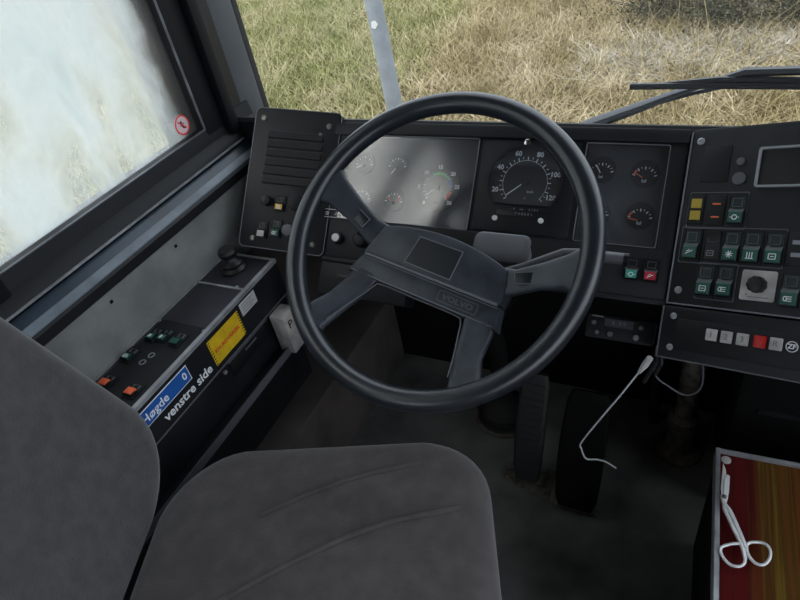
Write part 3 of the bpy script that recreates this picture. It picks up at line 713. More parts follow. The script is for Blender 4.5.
MB().prism([(-.055, -.005), (.06, -.035), (.065, .05), (-.045, .05)], 0, .006, .001).build('base_plate', 'dirty_metal', bk, smooth=0)
for x, y in ((-.040, .005), (.045, -.018)): MB().prism([(x + .008 * math.cos(k * math.pi / 3), y + .008 * math.sin(k * math.pi / 3)) for k in range(6)], .006, .014, .001).build('bolt', 'steel_worn', bk, smooth=0)
p2 = pedal('brake_pedal', 'wide black brake pedal to the right of the accelerator treadle', (-.150, .775, .03), (-.135, .93, .25), .10, 'matt_black')

# heater control unit under the dashboard
H = Frame(at(620, 330, D.o - D.n * .03, D.n), (1, 0, 0), D.v)
hc = thing('heater_control', 'small dark control unit with display window below the dashboard', 'control unit', H)
u0, v1 = P(588, 312, H); u1, v0 = P(652, 348, H)
MB().prism(rr((u1 - u0) / 2, (v1 - v0) / 2 - .002, .004, (u0 + u1) / 2, (v0 + v1) / 2, 3), -.08, .0, .002).build('case', 'dash_plastic', hc)
u, v = P(619, 324, H); ds_ = MB().box(u - .024, u + .024, v - .007, v + .007, -.001, .001, .0004, 1).build('display_window', 'dial_grey', hc)
text('8 : 8 8', .009, u, v, .0013, 'grey_line', ds_)
for px, py, r in ((594, 322, .004), (597, 332, .004), (610, 334, .005), (641, 328, .004), (636, 338, .005)):
    u, v = P(px, py, H); MB().lathe([(r, 0), (r * .9, .004), (0, .0045)], (u, v, 0), 14).build('push_button', 'stalk' if px != 636 else 'alu', hc)
u, v = P(598, 316, H); MB().box(u - .010, u + .010, v - .0012, v + .0012, -.001, .0006).build('marking', 'grey_line', hc, smooth=0)

# ------------------------------------------------------------------ side console
CT = .60
cf = Frame((-.868, .40, CT), (1, 0, 0), (0, 1, 0))
cs = thing('side_console', 'long black side console with aluminium edging under the side window', 'console', cf)
X0, X1, Y0, Y1 = -.067, .066, -1.0, .418
yb = cf.pl(215, 285)[1]
b = MB()
b.sweep([[(x, y, z) for x, z in ((X0, -.006), (X1, -.006), (X1, -.090), (X1 - .012, -.094), (X1 - .012, -.35), (X0, -.35))] for y in (Y0, Y1)])
b.build('body', 'console', cs, smooth=20)
MB().box(X0, X1 - .002, Y0, Y1 - .004, -.006, .0, .001).build('top_plate', 'console_top', cs)
b = MB().box(X1 - .008, X1 + .001, Y0, Y1, -.006, .0025).box(X0, X0 + .003, Y0, Y1, -.006, .0022).box(X0, X1, Y1 - .005, Y1, -.006, .0022)
b.box(X0, X1, yb - .003, yb + .002, -.003, .0022)
b.build('metal_edging', 'alu', cs, smooth=0)
MB().box(X1 - .001, X1 + .0015, Y0, Y1, -.0925, -.0895).build('crease_line', 'stalk', cs, smooth=0)
for px, py in ((195, 284), (237, 287), (160, 321), (204, 331)): u, v = P(px, py, cf); screw(cs, u, v, .0, .004, 'alu')
# knob with collar
u, v = P(234, 268, cf); kx = MB().lathe([(.030, 0), (.030, .004), (.023, .010), (.024, .016), (.017, .022), (.014, .030), (.020, .036), (.021, .044), (.018, .050), (0, .051)], (u, v, 0), 28).build('door_knob', 'black', cs, smooth=30)
kx['label'] = 'black turn knob with collar'
# inset plate of switches
u1, v1 = P(176, 322, cf); 
pl2 = MB().box(X0 + .010, X1 - .010, -.55, P(175, 330, cf)[1] + .02, .0, .0015, .0006, 1).build('switch_plate', 'panel_plastic', cs)
for px, py, ln, i_, w_ in ((155, 336, 'green_lens', 1, .020), (166, 337, 'green_lens', 1, .020), (179, 341, 'green_lens', None, .022), (131, 356, 'green_lens', 2, .022)):
    u, v = P(px, py, cf); rocker(cs, u, v, .0015, w_, .034, ln, i_)
for px, py in ((152, 356), (143, 363)):
    u, v = P(px, py, cf); b = MB().ring([(u + .007 * math.cos(k * math.pi / 8), v + .007 * math.sin(k * math.pi / 8)) for k in range(16)], [(u + .0045 * math.cos(k * math.pi / 8), v + .0045 * math.sin(k * math.pi / 8)) for k in range(16)], .001, .003); b.build('socket', 'grey_line', cs, smooth=0)
for px, py in ((108, 383), (134, 392)):
    u, v = P(px, py, cf); sw_ = rocker(cs, u, v, .0015, .024, .030, None, None, name='warning_switch'); sw_['label'] = 'orange capped switch'
    MB().box(u - .009, u + .009, v - .012, v + .002, .006, .0105, .001).build('lens', 'orange_lens', sw_)
# text and stickers on the upright face
ff = Frame(V((-.868 + X1 + .0, 0, 0)), (0, 1, 0), (0, 0, 1))
fe = bpy.data.objects.new('face_labels', None)
def on_face(u_, v_): return Frame(V((-.868 + X1, u_, v_)), (0, 1, 0), (0, 0, 1))
def sticker(name, label, u_, v_):
    e = bpy.data.objects.new(name, None); COL.objects.link(e); e.parent = cs
    e.matrix_world = on_face(u_, v_).m; bpy.context.view_layer.update()
    e['label'] = label; return e
bpy.data.objects.remove(fe)
yr = (ff.pl(184, 366)[0] + ff.pl(193, 377)[0]) / 2; z1 = ff.pl(184, 366)[1]; z0 = ff.pl(193, 377)[1]
zm = (z0 + z1) / 2; hb = (z1 - z0) / 2
e = sticker('height_label', 'blue label with white border and lettering', yr - .075, zm)
MB().box(-.075, .075, -hb, hb, 0, .0008).build('backing', 'white_print', e, smooth=0)
MB().box(-.0735, .0735, -hb + .0018, hb - .0018, .0004, .0012).build('blue_field', 'sticker_blue', e, smooth=0)
text('Høgde', .025, -.018, -.001, .0014, 'white_print', e, bold=.0002); text('0', .022, .062, 0, .0014, 'white_print', e, bold=.0003)
ys = ff.pl(211, 368)[0]; zs = ff.pl(205, 376)[1]
e = sticker('side_lettering', 'white lettering on the black console face', ys, zs)
text('venstre side', .0275, 0.002, .003, .0003, 'white_print', e, align='RIGHT', bold=.0005, xs=1.0)
# yellow warning sticker
ya, yb2 = ff.pl(206, 346)[0], ff.pl(246, 338)[0]; yc0 = ff.pl(206, 346)[0]
pa = ff.pl(206, 345); pb_ = ff.pl(236, 310); pc = ff.pl(247, 334); pd = ff.pl(217, 364)
mu = (pa[0] + pb_[0] + pc[0] + pd[0]) / 4; mv = (pa[1] + pb_[1] + pc[1] + pd[1]) / 4
hwid = ((pb_[0] - pa[0]) + (pc[0] - pd[0])) / 4; hh_ = ((pa[1] - pd[1]) + (pb_[1] - pc[1])) / 4
e = sticker('yellow_sticker', 'yellow warning sticker with red lettering and hatched edges', mu, mv)
MB().box(-hwid, hwid, -hh_, hh_, 0, .0008).build('backing', 'sticker_yellow', e, smooth=0)
text('KN ADVARSEL', .0125, 0, -.002, .0010, 'red_print', e, bold=.0002, xs=min(1, hwid * 1.7 / .085)); text('!', .012, 0, hh_ * .62, .0010, 'red_print', e)
b = MB()
for s_ in (-1, 1):
    for k in range(9): y = -hh_ + (k + .3) * 2 * hh_ / 9; bar(b, s_ * hwid * .99, y, s_ * (hwid - .005), y + .002, .0018, .0008, .0012)
b.build('hatching', 'matt_black', e, smooth=0)
pa = ff.pl(243, 296); pb_ = ff.pl(256, 300)
mu, mv = ff.pl(248, 303)
e = sticker('white_sticker', 'small white label with fine print', mu, mv)
MB().box(-.026, .026, -.015, .015, 0, .0008).build('backing', 'sticker_white', e, smooth=0)
b = MB()
for k in range(4): b.box(-.020, .018 - .006 * (k % 2), .008 - k * .006, .0095 - k * .006, .0008, .0011)
b.build('fine_print', 'grey_line', e, smooth=0)
# lower face: small hatch and projecting pocket
fl = Frame(V((-.868 + X1 - .012, 0, 0)), (0, 1, 0), (0, 0, 1))
ha, hb2 = fl.pl(243, 362), fl.pl(273, 345)
hx = bpy.data.objects.new('hatch', None)
bpy.data.objects.remove(hx)
LB = cs.matrix_world.inverted()
def cl(p): return LB @ V(p)
def face_box(name, y0, y1, z0, z1, x0, x1, m, bev=.001, parent=None):
    A_ = cl((x0, y0, z0)); B_ = cl((x1, y1, z1)); return MB().box(A_.x, B_.x, A_.y, B_.y, A_.z, B_.z, bev).build(name, m, cs)
xf = -.868 + X1 - .012
hp = face_box('hatch', .60, .735, .455, .495, xf - .002, xf + .004, 'dash_plastic')
face_box('hatch_rim', .598, .737, .494, .4965, xf, xf + .005, 'stalk', 0)
face_box('hatch_catch', .65, .69, .482, .485, xf + .003, xf + .0055, 'stalk', 0)
A_ = []
for y in (.10, .735): A_.append([tuple(cl((x, y, z))) for x, z in ((xf, .40), (xf + .035, .415), (xf + .037, .400), (xf + .004, .27), (xf, .27))])
MB().sweep(A_).build('pocket', 'console', cs, smooth=20)
A_ = []
for y in (.10, .736): A_.append([tuple(cl((x, y, z))) for x, z in ((xf + .033, .4165), (xf + .037, .4175), (xf + .039, .400), (xf + .035, .400))])
MB().sweep(A_).build('pocket_rim', 'stalk', cs, smooth=0)
u, v = fl.pl(224, 372); Q = cl((xf, u, v)); MB().box(Q.x, Q.x + .006, Q.y - .004, Q.y + .004, Q.z - .004, Q.z + .004, .001).build('screw', 'alu', cs)

# white switch box on the front end of the console
wf = Frame((-.782, .765, .455), (1, 0, 0), (0, 1, 0))
wb = thing('switch_box', 'small off-white box marked with a black P, between console and steering wheel', 'switch box', wf)
MB().box(-.020, .020, -.028, .020, -.055, .050, .004).build('case', 'dirty_white', wb)
MB().box(-.045, -.018, .0, .018, -.04, .02).build('mounting', 'matt_black', wb, smooth=0)
t = text('P', .030, 0, 0, 0, 'matt_black', wb); t.data.transform(Matrix.Translation((.0203, -.012, .022)) @ Matrix.Rotation(math.pi / 2, 4, 'Z') @ Matrix.Rotation(math.pi / 2, 4, 'X'))

# ------------------------------------------------------------------ driver's seat, turned towards the aisle
fdir = V((.92, .39, 0)).normalized(); ldir = V((-fdir.y, fdir.x, 0))
c0 = V((-.385, .198, 0))
sf = Frame(c0, fdir, ldir)
se = thing('driver_seat', 'dark grey upholstered driver seat turned towards the aisle', 'seat', sf)
def pillow(a, bb, rad, th, edge, dome, cx=0, cy=0, nz=lambda x, y: 0):
    rings = []; steps = 8; edge = min(edge, th * .8)
    base = [(0, -th), (0, -edge)]
    levs = [(edge * (1 - math.cos(math.pi / 2 * k / steps)), -edge + edge * math.sin(math.pi / 2 * k / steps)) for k in range(steps + 1)]
    out = [(edge * .6, -th), (edge * .15, -th + edge * .5)] + levs
    for ins, z in out:
        p = rr(a - ins, bb - ins, [max(q - ins, .004) for q in rad], cx, cy, 10); rings.append([(x, y, z) for x, y in p])
    last = rr(a - edge, bb - edge, [max(q - edge, .004) for q in rad], cx, cy, 10)
    for k in range(1, 9):
        s_ = 1 - k / 9; rings.append([(cx + (x - cx) * s_, cy + (y - cy) * s_, dome * (1 - s_ * s_) ) for x, y in last])
    rings = [[(x, y, z + nz(x, y)) for x, y, z in r] for r in rings]
    return MB().sweep(rings)
b = pillow(.270, .275, (.10, .13, .10, .09), .14, .045, .014, -.005, .022, lambda x, y: .010 * math.sin(x * 9 + 1) * math.cos(y * 6) + .004 * noise.noise(V((x * 9, y * 9, 3))))
cu = b.build('cushion', 'cushion_fabric', se, smooth=80); 
for v_ in cu.data.vertices: v_.co.y += .020 * math.cos(min(1, abs(v_.co.x + .05) / .24) * math.pi / 2) * max(0, v_.co.y / .27)
cu.data.transform(Matrix.Translation((0, 0, .515)))
from mathutils.bvhtree import BVHTree
_bm = bmesh.new(); _bm.from_mesh(cu.data); _bvh = BVHTree.FromBMesh(_bm); _bm.free()
for pp in (((215, 600), (300, 560), (360, 532), (410, 514), (460, 500)), ((258, 512), (320, 485), (370, 468), (420, 456))):
    ln = [at(px, py, (0, 0, .535), (0, 0, 1)) for px, py in pp]
    ln = smooth_pts([tuple(sf.m.inverted() @ p) for p in ln], 6); out = []
    for p in ln:
        hh2 = _bvh.ray_cast(V((p.x, p.y, 1)), V((0, 0, -1)))[0]
        if hh2: out.append((hh2.x, hh2.y, hh2.z + .0006))
    MB().tube(out, .0034, 8).build('seam', 'cushion_fabric', cu)

rec = math.radians(13)
bfm = Frame(c0 - fdir * .285 + ldir * .080 + V((0, 0, .466)), ldir, V((0, 0, 1)) * math.cos(rec) - fdir * math.sin(rec))
bb_ = pillow(.262, .36, (.17, .17, .17, .17), .055, .045, .006, 0, .36, lambda x, y: .028 * (abs(x) / .26) ** 2 * (1 if y > .1 else 1) + .012 * math.cos(y * 7))
bo = bb_.build('backrest', 'seat_fabric', se, smooth=80); bo.matrix_world = bfm.m
for v_ in bo.data.vertices:
    q = 1 - 1.9 * max(0, v_.co.y - .06) ** 1.6
    v_.co.x *= max(q, .72)
MB().box(-.20, .20, -.19, .19, .30, .42, .02).build('seat_frame', 'matt_black', se)
b = MB(); rings = []
for k in range(9): z = .05 + .25 * k / 8; q = .16 if k % 2 else .14; rings.append([(x, y, z) for x, y in rr(q, q, .03, 0, 0, 3)])
b.sweep(rings).build('bellows', 'rubber', se)
MB().box(-.18, .18, -.18, .18, 0, .05, .006).build('base', 'matt_black', se)

# ------------------------------------------------------------------ tray at the right with fabric, scissors
def fabric():
    m, t, bs = nodes('striped_fabric'); N = t.nodes.new; L = t.links.new
    tcn = N('ShaderNodeTexCoord'); sx = N('ShaderNodeSeparateXYZ'); L(tcn.outputs['Object'], sx.inputs[0])
    mp = N('ShaderNodeMapping'); mp.inputs['Scale'].default_value = (110, 2.0, 1); L(tcn.outputs['Object'], mp.inputs[0])
    n = N('ShaderNodeTexNoise'); n.inputs['Scale'].default_value = 1.2; n.inputs['Detail'].default_value = 3; L(mp.outputs[0], n.inputs[0])
    ad = N('ShaderNodeMath'); ad.operation = 'MULTIPLY_ADD'; ad.inputs[1].default_value = .085; L(n.outputs['Fac'], ad.inputs[0]); L(sx.outputs['X'], ad.inputs[2])
    mr = N('ShaderNodeMapRange'); mr.inputs['From Min'].default_value = .02; mr.inputs['From Max'].default_value = .20; L(ad.outputs[0], mr.inputs[0])
    r = N('ShaderNodeValToRGB'); cr_ = r.color_ramp
    stops = [(0, (.055, .004, .006)), (.30, (.085, .007, .007)), (.36, (.050, .008, .006)), (.42, (.10, .022, .008)), (.50, (.075, .030, .008)), (.60, (.14, .085, .013)), (.66, (.075, .036, .008)), (.74, (.12, .045, .010)), (.84, (.060, .016, .007)), (.92, (.11, .045, .012)), (1, (.06, .012, .008))]
    cr_.elements[0].position = 0; cr_.elements[0].color = (*stops[0][1], 1); cr_.elements[1].position = 1; cr_.elements[1].color = (*stops[-1][1], 1)
    for p_, c_ in stops[1:-1]: e_ = cr_.elements.new(p_); e_.color = (*c_, 1)
    mr.clamp = False; pg = N('ShaderNodeMath'); pg.operation = 'PINGPONG'; pg.inputs[1].default_value = 1; L(mr.outputs[0], pg.inputs[0])
    L(pg.outputs[0], r.inputs[0]); L(r.outputs[0], bs.inputs['Base Color']); bs.inputs['Roughness'].default_value = .95; bs.inputs['Specular IOR Level'].default_value = .1
    n2 = N('ShaderNodeTexNoise'); n2.inputs['Scale'].default_value = 700; bp = N('ShaderNodeBump'); bp.inputs['Strength'].default_value = .5; bp.inputs['Distance'].default_value = .001
    L(tcn.outputs['Object'], n2.inputs[0]); L(n2.outputs['Fac'], bp.inputs['Height']); L(bp.outputs[0], bs.inputs['Normal']); return m
M['striped_fabric'] = fabric()
TZ = .33
c1 = at(718, 450, (0, 0, TZ), (0, 0, 1)); c2 = at(716, 600, (0, 0, TZ), (0, 0, 1))
tf = Frame((c1.x, c1.y, 0), (-(c2 - c1).y, (c2 - c1).x, 0), (c1 - c2))
ty = thing('fabric_lined_box', 'low box with metal rim and red and yellow striped fabric top', 'box', tf)
MB().box(0, .6, -.75, 0, 0, TZ - .012, .003).build('body', 'matt_black', ty)
MB().box(.004, .596, -.746, -.004, TZ - .014, TZ - .004).build('fabric_top', 'striped_fabric', ty, smooth=0)
MB().box(-.004, .0035, -.75, .003, TZ - .03, TZ + .004, .001).box(-.004, .6, -.004, .003, TZ - .03, TZ + .003, .001).build('metal_rim', 'alu', ty)
u, v = at(726, 459, (0, 0, TZ), (0, 0, 1)).xy; b = MB(); disc(b, u - c1.x, v - c1.y, .008, TZ - .004, TZ - .002, 24, .0008); b.build('round_stud', 'dirty_white', ty)
z_ = TZ + .004
def tp(px, py, dz=0): return at(px, py, (0, 0, z_ + dz), (0, 0, 1)) + V((0, 0, 0))
piv = tp(724, 499)
scf = Frame(piv, (1, 0, 0), (0, 1, 0))
si = thing('scissors', 'pair of steel bandage scissors lying on the striped fabric box', 'scissors', scf)
def sp3(px, py, dz=0): p = tp(px, py, 0) - piv; return (p.x, p.y, dz)
def blade(pp, z0, z1, nm):
    return MB().prism([sp3(*q)[:2] for q in pp], z0, z1, .0006).build(nm, 'steel', si, smooth=20)
blade([(723, 464), (725.5, 470), (728, 490), (727, 500), (721.5, 500), (720.5, 488)], .0, .0028, 'blade')
blade([(727, 476), (729.5, 478), (728.5, 494), (727, 502), (722.5, 503), (724, 480)], .003, .0055, 'blade')
MB().tube(smooth_pts([sp3(722, 498, .002), sp3(724, 506, .003), sp3(729, 515, .003), sp3(737, 531, .003), sp3(746, 551, .003), sp3(751, 561, .003)]), [.0035] * 31, 10).build('shank', 'steel', si, smooth=60) if False else None
def tb(pts, r, nm, closed=False):
    q = smooth_pts(pts, 6, closed); return MB().tube(q, r, 10, closed).build(nm, 'steel', si, smooth=60)
tb([sp3(722, 497, .004), sp3(724, 505, .004), sp3(730, 513, .004), sp3(738, 531, .004), sp3(746, 550, .004)], .0034, 'shank')
tb([sp3(726, 497, .003), sp3(724, 508, .003), sp3(728, 518, .003), sp3(735, 533, .003), sp3(742, 548, .003), sp3(745, 560, .003)], .003, 'shank')
tb([sp3(736, 544.5, .003), sp3(727, 546, .003), sp3(720.5, 549, .003), sp3(722, 557, .003), sp3(729, 565, .003), sp3(738, 567.5, .003), sp3(744, 564, .003), sp3(744.5, 555, .003), sp3(742, 546, .003)], .0024, 'finger_loop', True)
tb([sp3(746, 549, .004), sp3(749, 558, .004), sp3(755, 564.5, .004), sp3(763, 566, .004), sp3(769, 560, .004), sp3(769.5, 551, .004), sp3(764, 545, .004), sp3(755, 543.5, .004), sp3(748, 544.5, .004)], .0024, 'finger_loop', True)
MB().lathe([(.004, .002), (.004, .0075), (.0025, .0085), (0, .0085)], sp3(723.5, 499), 14).build('rivet', 'steel_worn', si)

# wire hanging under the dashboard
p0 = at(655, 350, (0, .80, 0), (0, 1, 0))
wrf = Frame(at(650, 360, (0, .79, 0), (0, 1, 0)), (1, 0, 0), (0, 1, 0))
wr = thing('loose_wire', 'loose white wire bent at its end, hanging under the dashboard', 'wire', wrf)
def wp(px, py, y=.79): p = at(px, py, (0, y, 0), (0, 1, 0)) - wrf.o; return tuple(p)
MB().tube(smooth_pts([wp(648, 362), wp(640, 371), wp(618, 398), wp(583, 440), wp(581.5, 449), wp(586, 458.5), wp(597, 459.5), wp(606, 462), wp(616, 468)], 5), .0017, 8).build('cable', 'white_print', wr)
MB().tube([wp(650, 358), wp(645, 365), wp(639, 372.5)], [.0055, .006, .003], 10).build('connector', 'white_paint', wr)
MB().tube([wp(655, 352, .82), wp(656, 362, .80), wp(650, 372, .80), wp(644, 382, .80)], .004, 8).tube([wp(660, 350, .83), wp(661, 364, .81), wp(655, 374, .81)], .004, 8).build('sleeve', 'rubber', wr)
# thin cable loop, valve and hoses under the gear selector
cb = thing('cable_loop', 'thin pale cable looped below the gear selector', 'cable', Frame(at(700, 365, (0, .85, 0), (0, 1, 0)), (1, 0, 0), (0, 1, 0)))
def kp(o, px, py, y): p = at(px, py, (0, y, 0), (0, 1, 0)) - o; return tuple(p)
oo = V(cb.matrix_world.translation)
MB().tube(smooth_pts([kp(oo, 657, 346, .82), kp(oo, 655, 374, .85), kp(oo, 668, 386, .85), kp(oo, 684, 395, .85), kp(oo, 697, 392, .85), kp(oo, 703, 380, .85), kp(oo, 702, 350, .82)], 5), .0016, 8).build('cable', 'stalk', cb)
vo = at(692, 452, (0, 1.0, 0), (0, 1, 0)); vo.z = 0; vo.x = -.0; vo.y = 1.02
vv = thing('air_valve', 'grimy cylindrical valve with ribbed hose on the floor under the gear selector', 'valve', Frame((.045, 1.02, 0), (1, 0, 0), (0, 1, 0)))
MB().lathe([(.05, 0), (.05, .012), (.03, .02), (.028, .10), (.034, .105), (.034, .13), (.022, .14), (.022, .2), (0, .2)], seg=24).build('valve_body', 'dirty_metal', vv, smooth=30)
pr = [(.0, .19)]
for k in range(14): pr += [(.024 if k % 2 else .019, .195 + k * .011)]
pr += [(0, .35)]
MB().lathe(pr, seg=20).build('ribbed_hose', 'dirty_metal', vv, smooth=60)
hs = thing('black_hose', 'black hose rising behind the ribbed valve to the dashboard', 'hose', Frame((-.02, 1.10, 0), (1, 0, 0), (0, 1, 0)))
MB().tube(smooth_pts([(0, 0, 0), (.0, 0, .2), (.03, -.02, .38), (.02, -.05, .60)], 6), .014, 12).build('hose', 'rubber', hs)
hb_ = thing('heater_box', 'black heater housing under the dashboard behind the fabric box', 'heater', Frame((.42, 1.0, 0), (1, 0, 0), (0, 1, 0)))
MB().box(-.30, .45, -.10, .15, .02, .46, .012).build('casing', 'matt_black', hb_)
MB().box(-.26, .40, -.104, -.098, .32, .33).box(-.26, .40, -.104, -.098, .12, .13).build('rib', 'dash_plastic', hb_, smooth=0)

# ------------------------------------------------------------------ outside: wiper, ground, grass, pole, shrubs
wy = 1.215
wpf = Frame(at(590, 124, (0, wy, 0), (0, 1, 0)), (1, 0, 0), (0, 1, 0))
wp_ = thing('windshield_wiper', 'black windshield wiper lying low across the outside of the windshield', 'wiper', wpf)
def q3(px, py, y=wy): p = at(px, py, (0, y, 0), (0, 1, 0)) - wpf.o; return tuple(p)
MB().tube([q3(560, 138), q3(592, 124), q3(640, 107), q3(672, 95), q3(700, 86)], [.024, .022, .018, .013, .009], 8, flat=.5).build('arm', 'wiper_arm', wp_)
MB().tube([q3(628, 111, wy + .01), q3(690, 94, wy + .01), q3(735, 84, wy + .01)], .004, 6).build('arm_rod', 'wiper_arm', wp_)
MB().tube([q3(630, 86.5, wy - .012), q3(700, 85.5, wy - .012), q3(820, 86, wy - .012)], .0062, 6).build('rubber_blade', 'wiper', wp_)
MB().tube([q3(662, 84, wy - .008), q3(720, 80, wy - .008), q3(820, 81, wy - .008)], [.003, .007, .007], 6).build('blade_holder', 'wiper', wp_)
MB().tube([q3(716, 80, wy), q3(745, 72, wy), q3(820, 70, wy)], [.005, .012, .012], 6, flat=.6).build('bridge', 'wiper', wp_)

def ground_mat():
    m, t, bs = nodes('meadow_soil'); N = t.nodes.new; L = t.links.new
    tcn = N('ShaderNodeTexCoord'); n = N('ShaderNodeTexNoise'); n.inputs['Scale'].default_value = 3; n.inputs['Detail'].default_value = 9; L(tcn.outputs['Object'], n.inputs[0])
    r = N('ShaderNodeValToRGB'); r.color_ramp.elements[0].position = .35; r.color_ramp.elements[0].color = (.08, .065, .03, 1); r.color_ramp.elements[1].position = .7; r.color_ramp.elements[1].color = (.22, .17, .10, 1)
    L(n.outputs['Fac'], r.inputs[0]); L(r.outputs[0], bs.inputs['Base Color']); bs.inputs['Roughness'].default_value = 1; bs.inputs['Specular IOR Level'].default_value = 0; return m
M['soil'] = ground_mat()
GZ = -.75
gd = MB().box(-40, 40, -30, 60, GZ - .1, GZ).build('ground', 'soil', smooth=0); struct(gd)
def grass_mat(name, stops, sc=2.0):
    m, t, bs = nodes(name); N = t.nodes.new; L = t.links.new
    tcn = N('ShaderNodeTexCoord')
    n = N('ShaderNodeTexNoise'); n.inputs['Scale'].default_value = sc; n.inputs['Detail'].default_value = 2; L(tcn.outputs['Object'], n.inputs[0])
    n2 = N('ShaderNodeTexNoise'); n2.inputs['Scale'].default_value = 28; n2.inputs['Detail'].default_value = 1; L(tcn.outputs['Object'], n2.inputs[0])
    mx = N('ShaderNodeMath'); mx.operation = 'MULTIPLY_ADD'; mx.inputs[1].default_value = .55; L(n.outputs['Fac'], mx.inputs[0])
    m3 = N('ShaderNodeMath'); m3.operation = 'MULTIPLY'; m3.inputs[1].default_value = .45; L(n2.outputs['Fac'], m3.inputs[0]); L(m3.outputs[0], mx.inputs[2])
    r = N('ShaderNodeValToRGB'); e = r.color_ramp.elements; e[0].position = .36; e[0].color = (*stops[0], 1); e[1].position = .64; e[1].color = (*stops[-1], 1)
    for k, c in enumerate(stops[1:-1]): x = e.new(.36 + .28 * (k + 1) / (len(stops) - 1)); x.color = (*c, 1)
    L(mx.outputs[0], r.inputs[0]); L(r.outputs[0], bs.inputs['Base Color']); bs.inputs['Roughness'].default_value = .8; bs.inputs['Specular IOR Level'].default_value = .15
    return m
M['green_grass'] = grass_mat('green_grass', [(.19, .21, .07), (.30, .30, .12), (.40, .37, .19), (.54, .48, .30)])
M['dry_grass'] = grass_mat('dry_grass', [(.22, .175, .075), (.34, .275, .145), (.46, .375, .22), (.62, .53, .37)])
M['tall_straw'] = grass_mat('tall_straw', [(.28, .23, .11), (.38, .31, .17), (.50, .43, .28)])
M['pale_straw'] = grass_mat('pale_straw', [(.38, .34, .27), (.54, .50, .43), (.68, .65, .60)])
M['bush_leaf'] = grass_mat('bush_leaf', [(.03, .035, .02), (.07, .07, .04), (.16, .14, .10)])
def blades(name, m, N_, xfun, h0, h1, w0, lean, seed, label):
    g = np.random.default_rng(seed); XY = xfun(g, N_); n = len(XY)
    hgt = g.uniform(h0, h1, n) * (.6 + .8 * g.random(n)); a = g.uniform(0, 2 * np.pi, n); ln = g.normal(0, lean, (n, 2)); wd = w0 * g.uniform(.6, 1.4, n)
    base = np.c_[XY, np.full(n, GZ)]; side = np.c_[np.cos(a), np.sin(a), np.zeros(n)] * wd[:, None] / 2
    mid = base + np.c_[ln * hgt[:, None] * .35, hgt * .55]; tip = base + np.c_[ln * hgt[:, None], hgt * .95]
    vs = np.stack([base - side, base + side, mid + side * .8, mid - side * .8, tip], 1).reshape(-1, 3)
    i = np.arange(n)[:, None] * 5
    me = bpy.data.meshes.new(name); me.vertices.add(n * 5); me.vertices.foreach_set('co', vs.ravel())
    lp = np.concatenate([i + np.array([[0, 1, 2, 3]]), i + np.array([[3, 2, 4]])], 1).ravel()
    me.loops.add(n * 7); me.loops.foreach_set('vertex_index', lp)
    st = (np.arange(n)[:, None] * 7 + np.array([[0, 4]])).ravel(); me.polygons.add(n * 2); me.polygons.foreach_set('loop_start', st)
    me.update(calc_edges=True); me.validate()
    o = link(name, me, m); tag(o, label, 'grass', kind='stuff'); return o
def div(x, y): return -2.55 - (y - 4.3) * .02   # where green turf gives way to dry grass
def xf_green(g, N_):
    x = g.uniform(-9, -1.9, N_); y = g.uniform(.3, 11, N_); k = (x + g.normal(0, .18, N_)) < -2.45 - (y - 4.4) * .10; return np.c_[x, y][k]
def xf_dry(g, N_):
    x = g.uniform(-4.2, 1.6, N_); y = g.uniform(3.2, 9.5, N_); k = (x + g.normal(0, .18, N_)) > -2.45 - (y - 4.4) * .10; return np.c_[x, y][k]
blades('green_grass', 'green_grass', 135000, xf_green, .04, .16, .010, .8, 1, 'green and yellowed grass left of the grey pole')
blades('dry_grass', 'dry_grass', 95000, xf_dry, .05, .20, .009, .9, 2, 'tan dry grass right of the grey pole')
def xf_tall(g, N_): x = g.uniform(-4.2, 2, N_); y = g.uniform(5.2, 9.5, N_); return np.c_[x, y][(x > -2.8)]
blades('straw_stems', 'tall_straw', 1300, xf_tall, .25, .65, .005, .45, 3, 'tall pale straw stems standing in the dry grass')
def xf_pale(g, N_):
    x = g.normal(.0, .9, N_); y = 5.75 + g.normal(0, .25, N_) + x * .15; return np.c_[x, y][x > -1.1]
blades('straw_litter', 'pale_straw', 12000, xf_pale, .04, .13, .014, 1.3, 4, 'band of bleached flattened straw beyond the wiper')
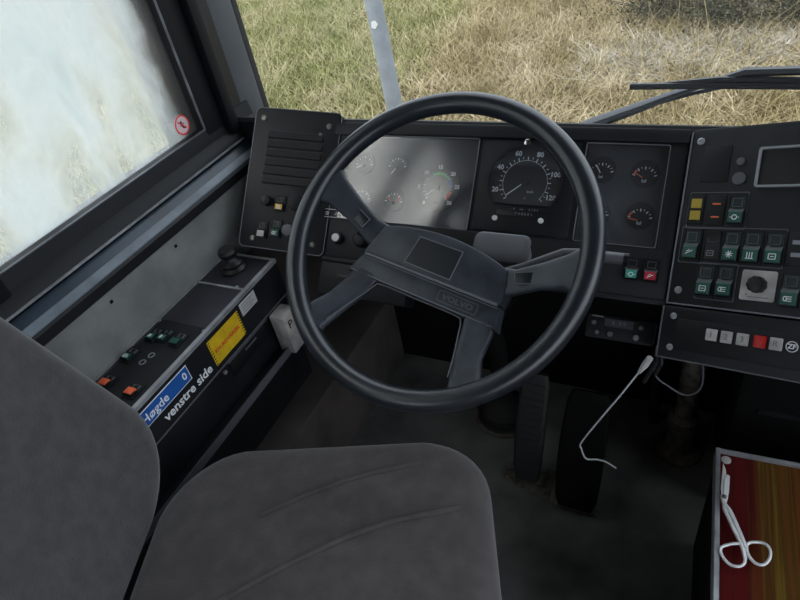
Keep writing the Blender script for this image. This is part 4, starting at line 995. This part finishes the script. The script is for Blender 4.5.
# lamp pole
pb0 = at(399, 128, (0, 0, GZ), (0, 0, 1)); pt0 = at(366 + 7, 0, (0, pb0.y, 0), (0, 1, 0)); dr = (pt0 - pb0).normalized()
po = thing('steel_pole', 'slightly leaning grey galvanised pole standing in the grass', 'pole', Frame(pb0, (1, 0, 0), (0, 1, 0)))
MB().tube([(0, 0, 0), tuple(dr * 1.5), tuple(dr * 6)], [.070, .066, .055], 20).build('shaft', 'galvanised', po, smooth=60)
ps = at(378, 22, pb0, (0, 1, 0)) - pb0
f_ = Frame(tuple(pb0 + dr * ps.length + V((.0, -.066, 0))), (1, 0, 0), (0, 0, 1)); o_ = MB().prism([(-.02, -.02), (.012, -.028), (.034, .0), (.016, .03), (-.016, .022)], -.004, .006).build('tag', 'white_paint', po); o_.matrix_world = f_.m
# shrubs at the upper right
def shrub(x, y, hgt, sp, nb, nl, seed, label):
    rd = random.Random(seed); t = thing('shrub', label, 'shrub', Frame((x, y, GZ), (1, 0, 0), (0, 1, 0)), 'shrubs at the field edge')
    b = MB(); tips = []
    for k in range(nb):
        a = rd.uniform(0, 6.28); e = rd.uniform(.2, 1) * sp; h_ = hgt * rd.uniform(.5, 1)
        p = smooth_pts([(0, 0, 0), (e * .3 * math.cos(a), e * .3 * math.sin(a), h_ * .5), (e * math.cos(a + .3), e * math.sin(a + .3), h_)], 3)
        b.tube(p, [.009 - .0012 * i for i in range(len(p))], 5); tips += p[1:]
    b.build('branches', 'twig', t)
    g = bmesh.new()
    for k in range(nl):
        p = rd.choice(tips) + V((rd.gauss(0, .10), rd.gauss(0, .10), rd.gauss(0, .08))); s_ = rd.uniform(.012, .028); q = Matrix.Rotation(rd.uniform(0, 6.3), 3, V((rd.random() - .5, rd.random() - .5, rd.random() - .5)).normalized())
        g.faces.new([g.verts.new(p + q @ V(c)) for c in ((-s_, 0, 0), (0, -s_ * .4, 0), (s_, 0, 0), (0, s_ * .4, 0))])
    mb = MB(); mb.b.free(); mb.b = g; mb.build('foliage', 'bush_leaf', t, smooth=0)
shrub(-.60, 6.75, .55, .7, 22, 2600, 1, 'dark twiggy shrub at the field edge, leftmost of the shrubs')
shrub(.0, 6.45, .5, .7, 26, 3400, 2, 'dense dark green shrub at the field edge, between its neighbours')
shrub(.62, 6.4, .5, .8, 26, 3400, 3, 'dark shrub at the field edge, rightmost of the shrubs')
shrub(-1.5, 7.8, .5, .8, 20, 2000, 4, 'small dark shrub standing farthest back in the field')
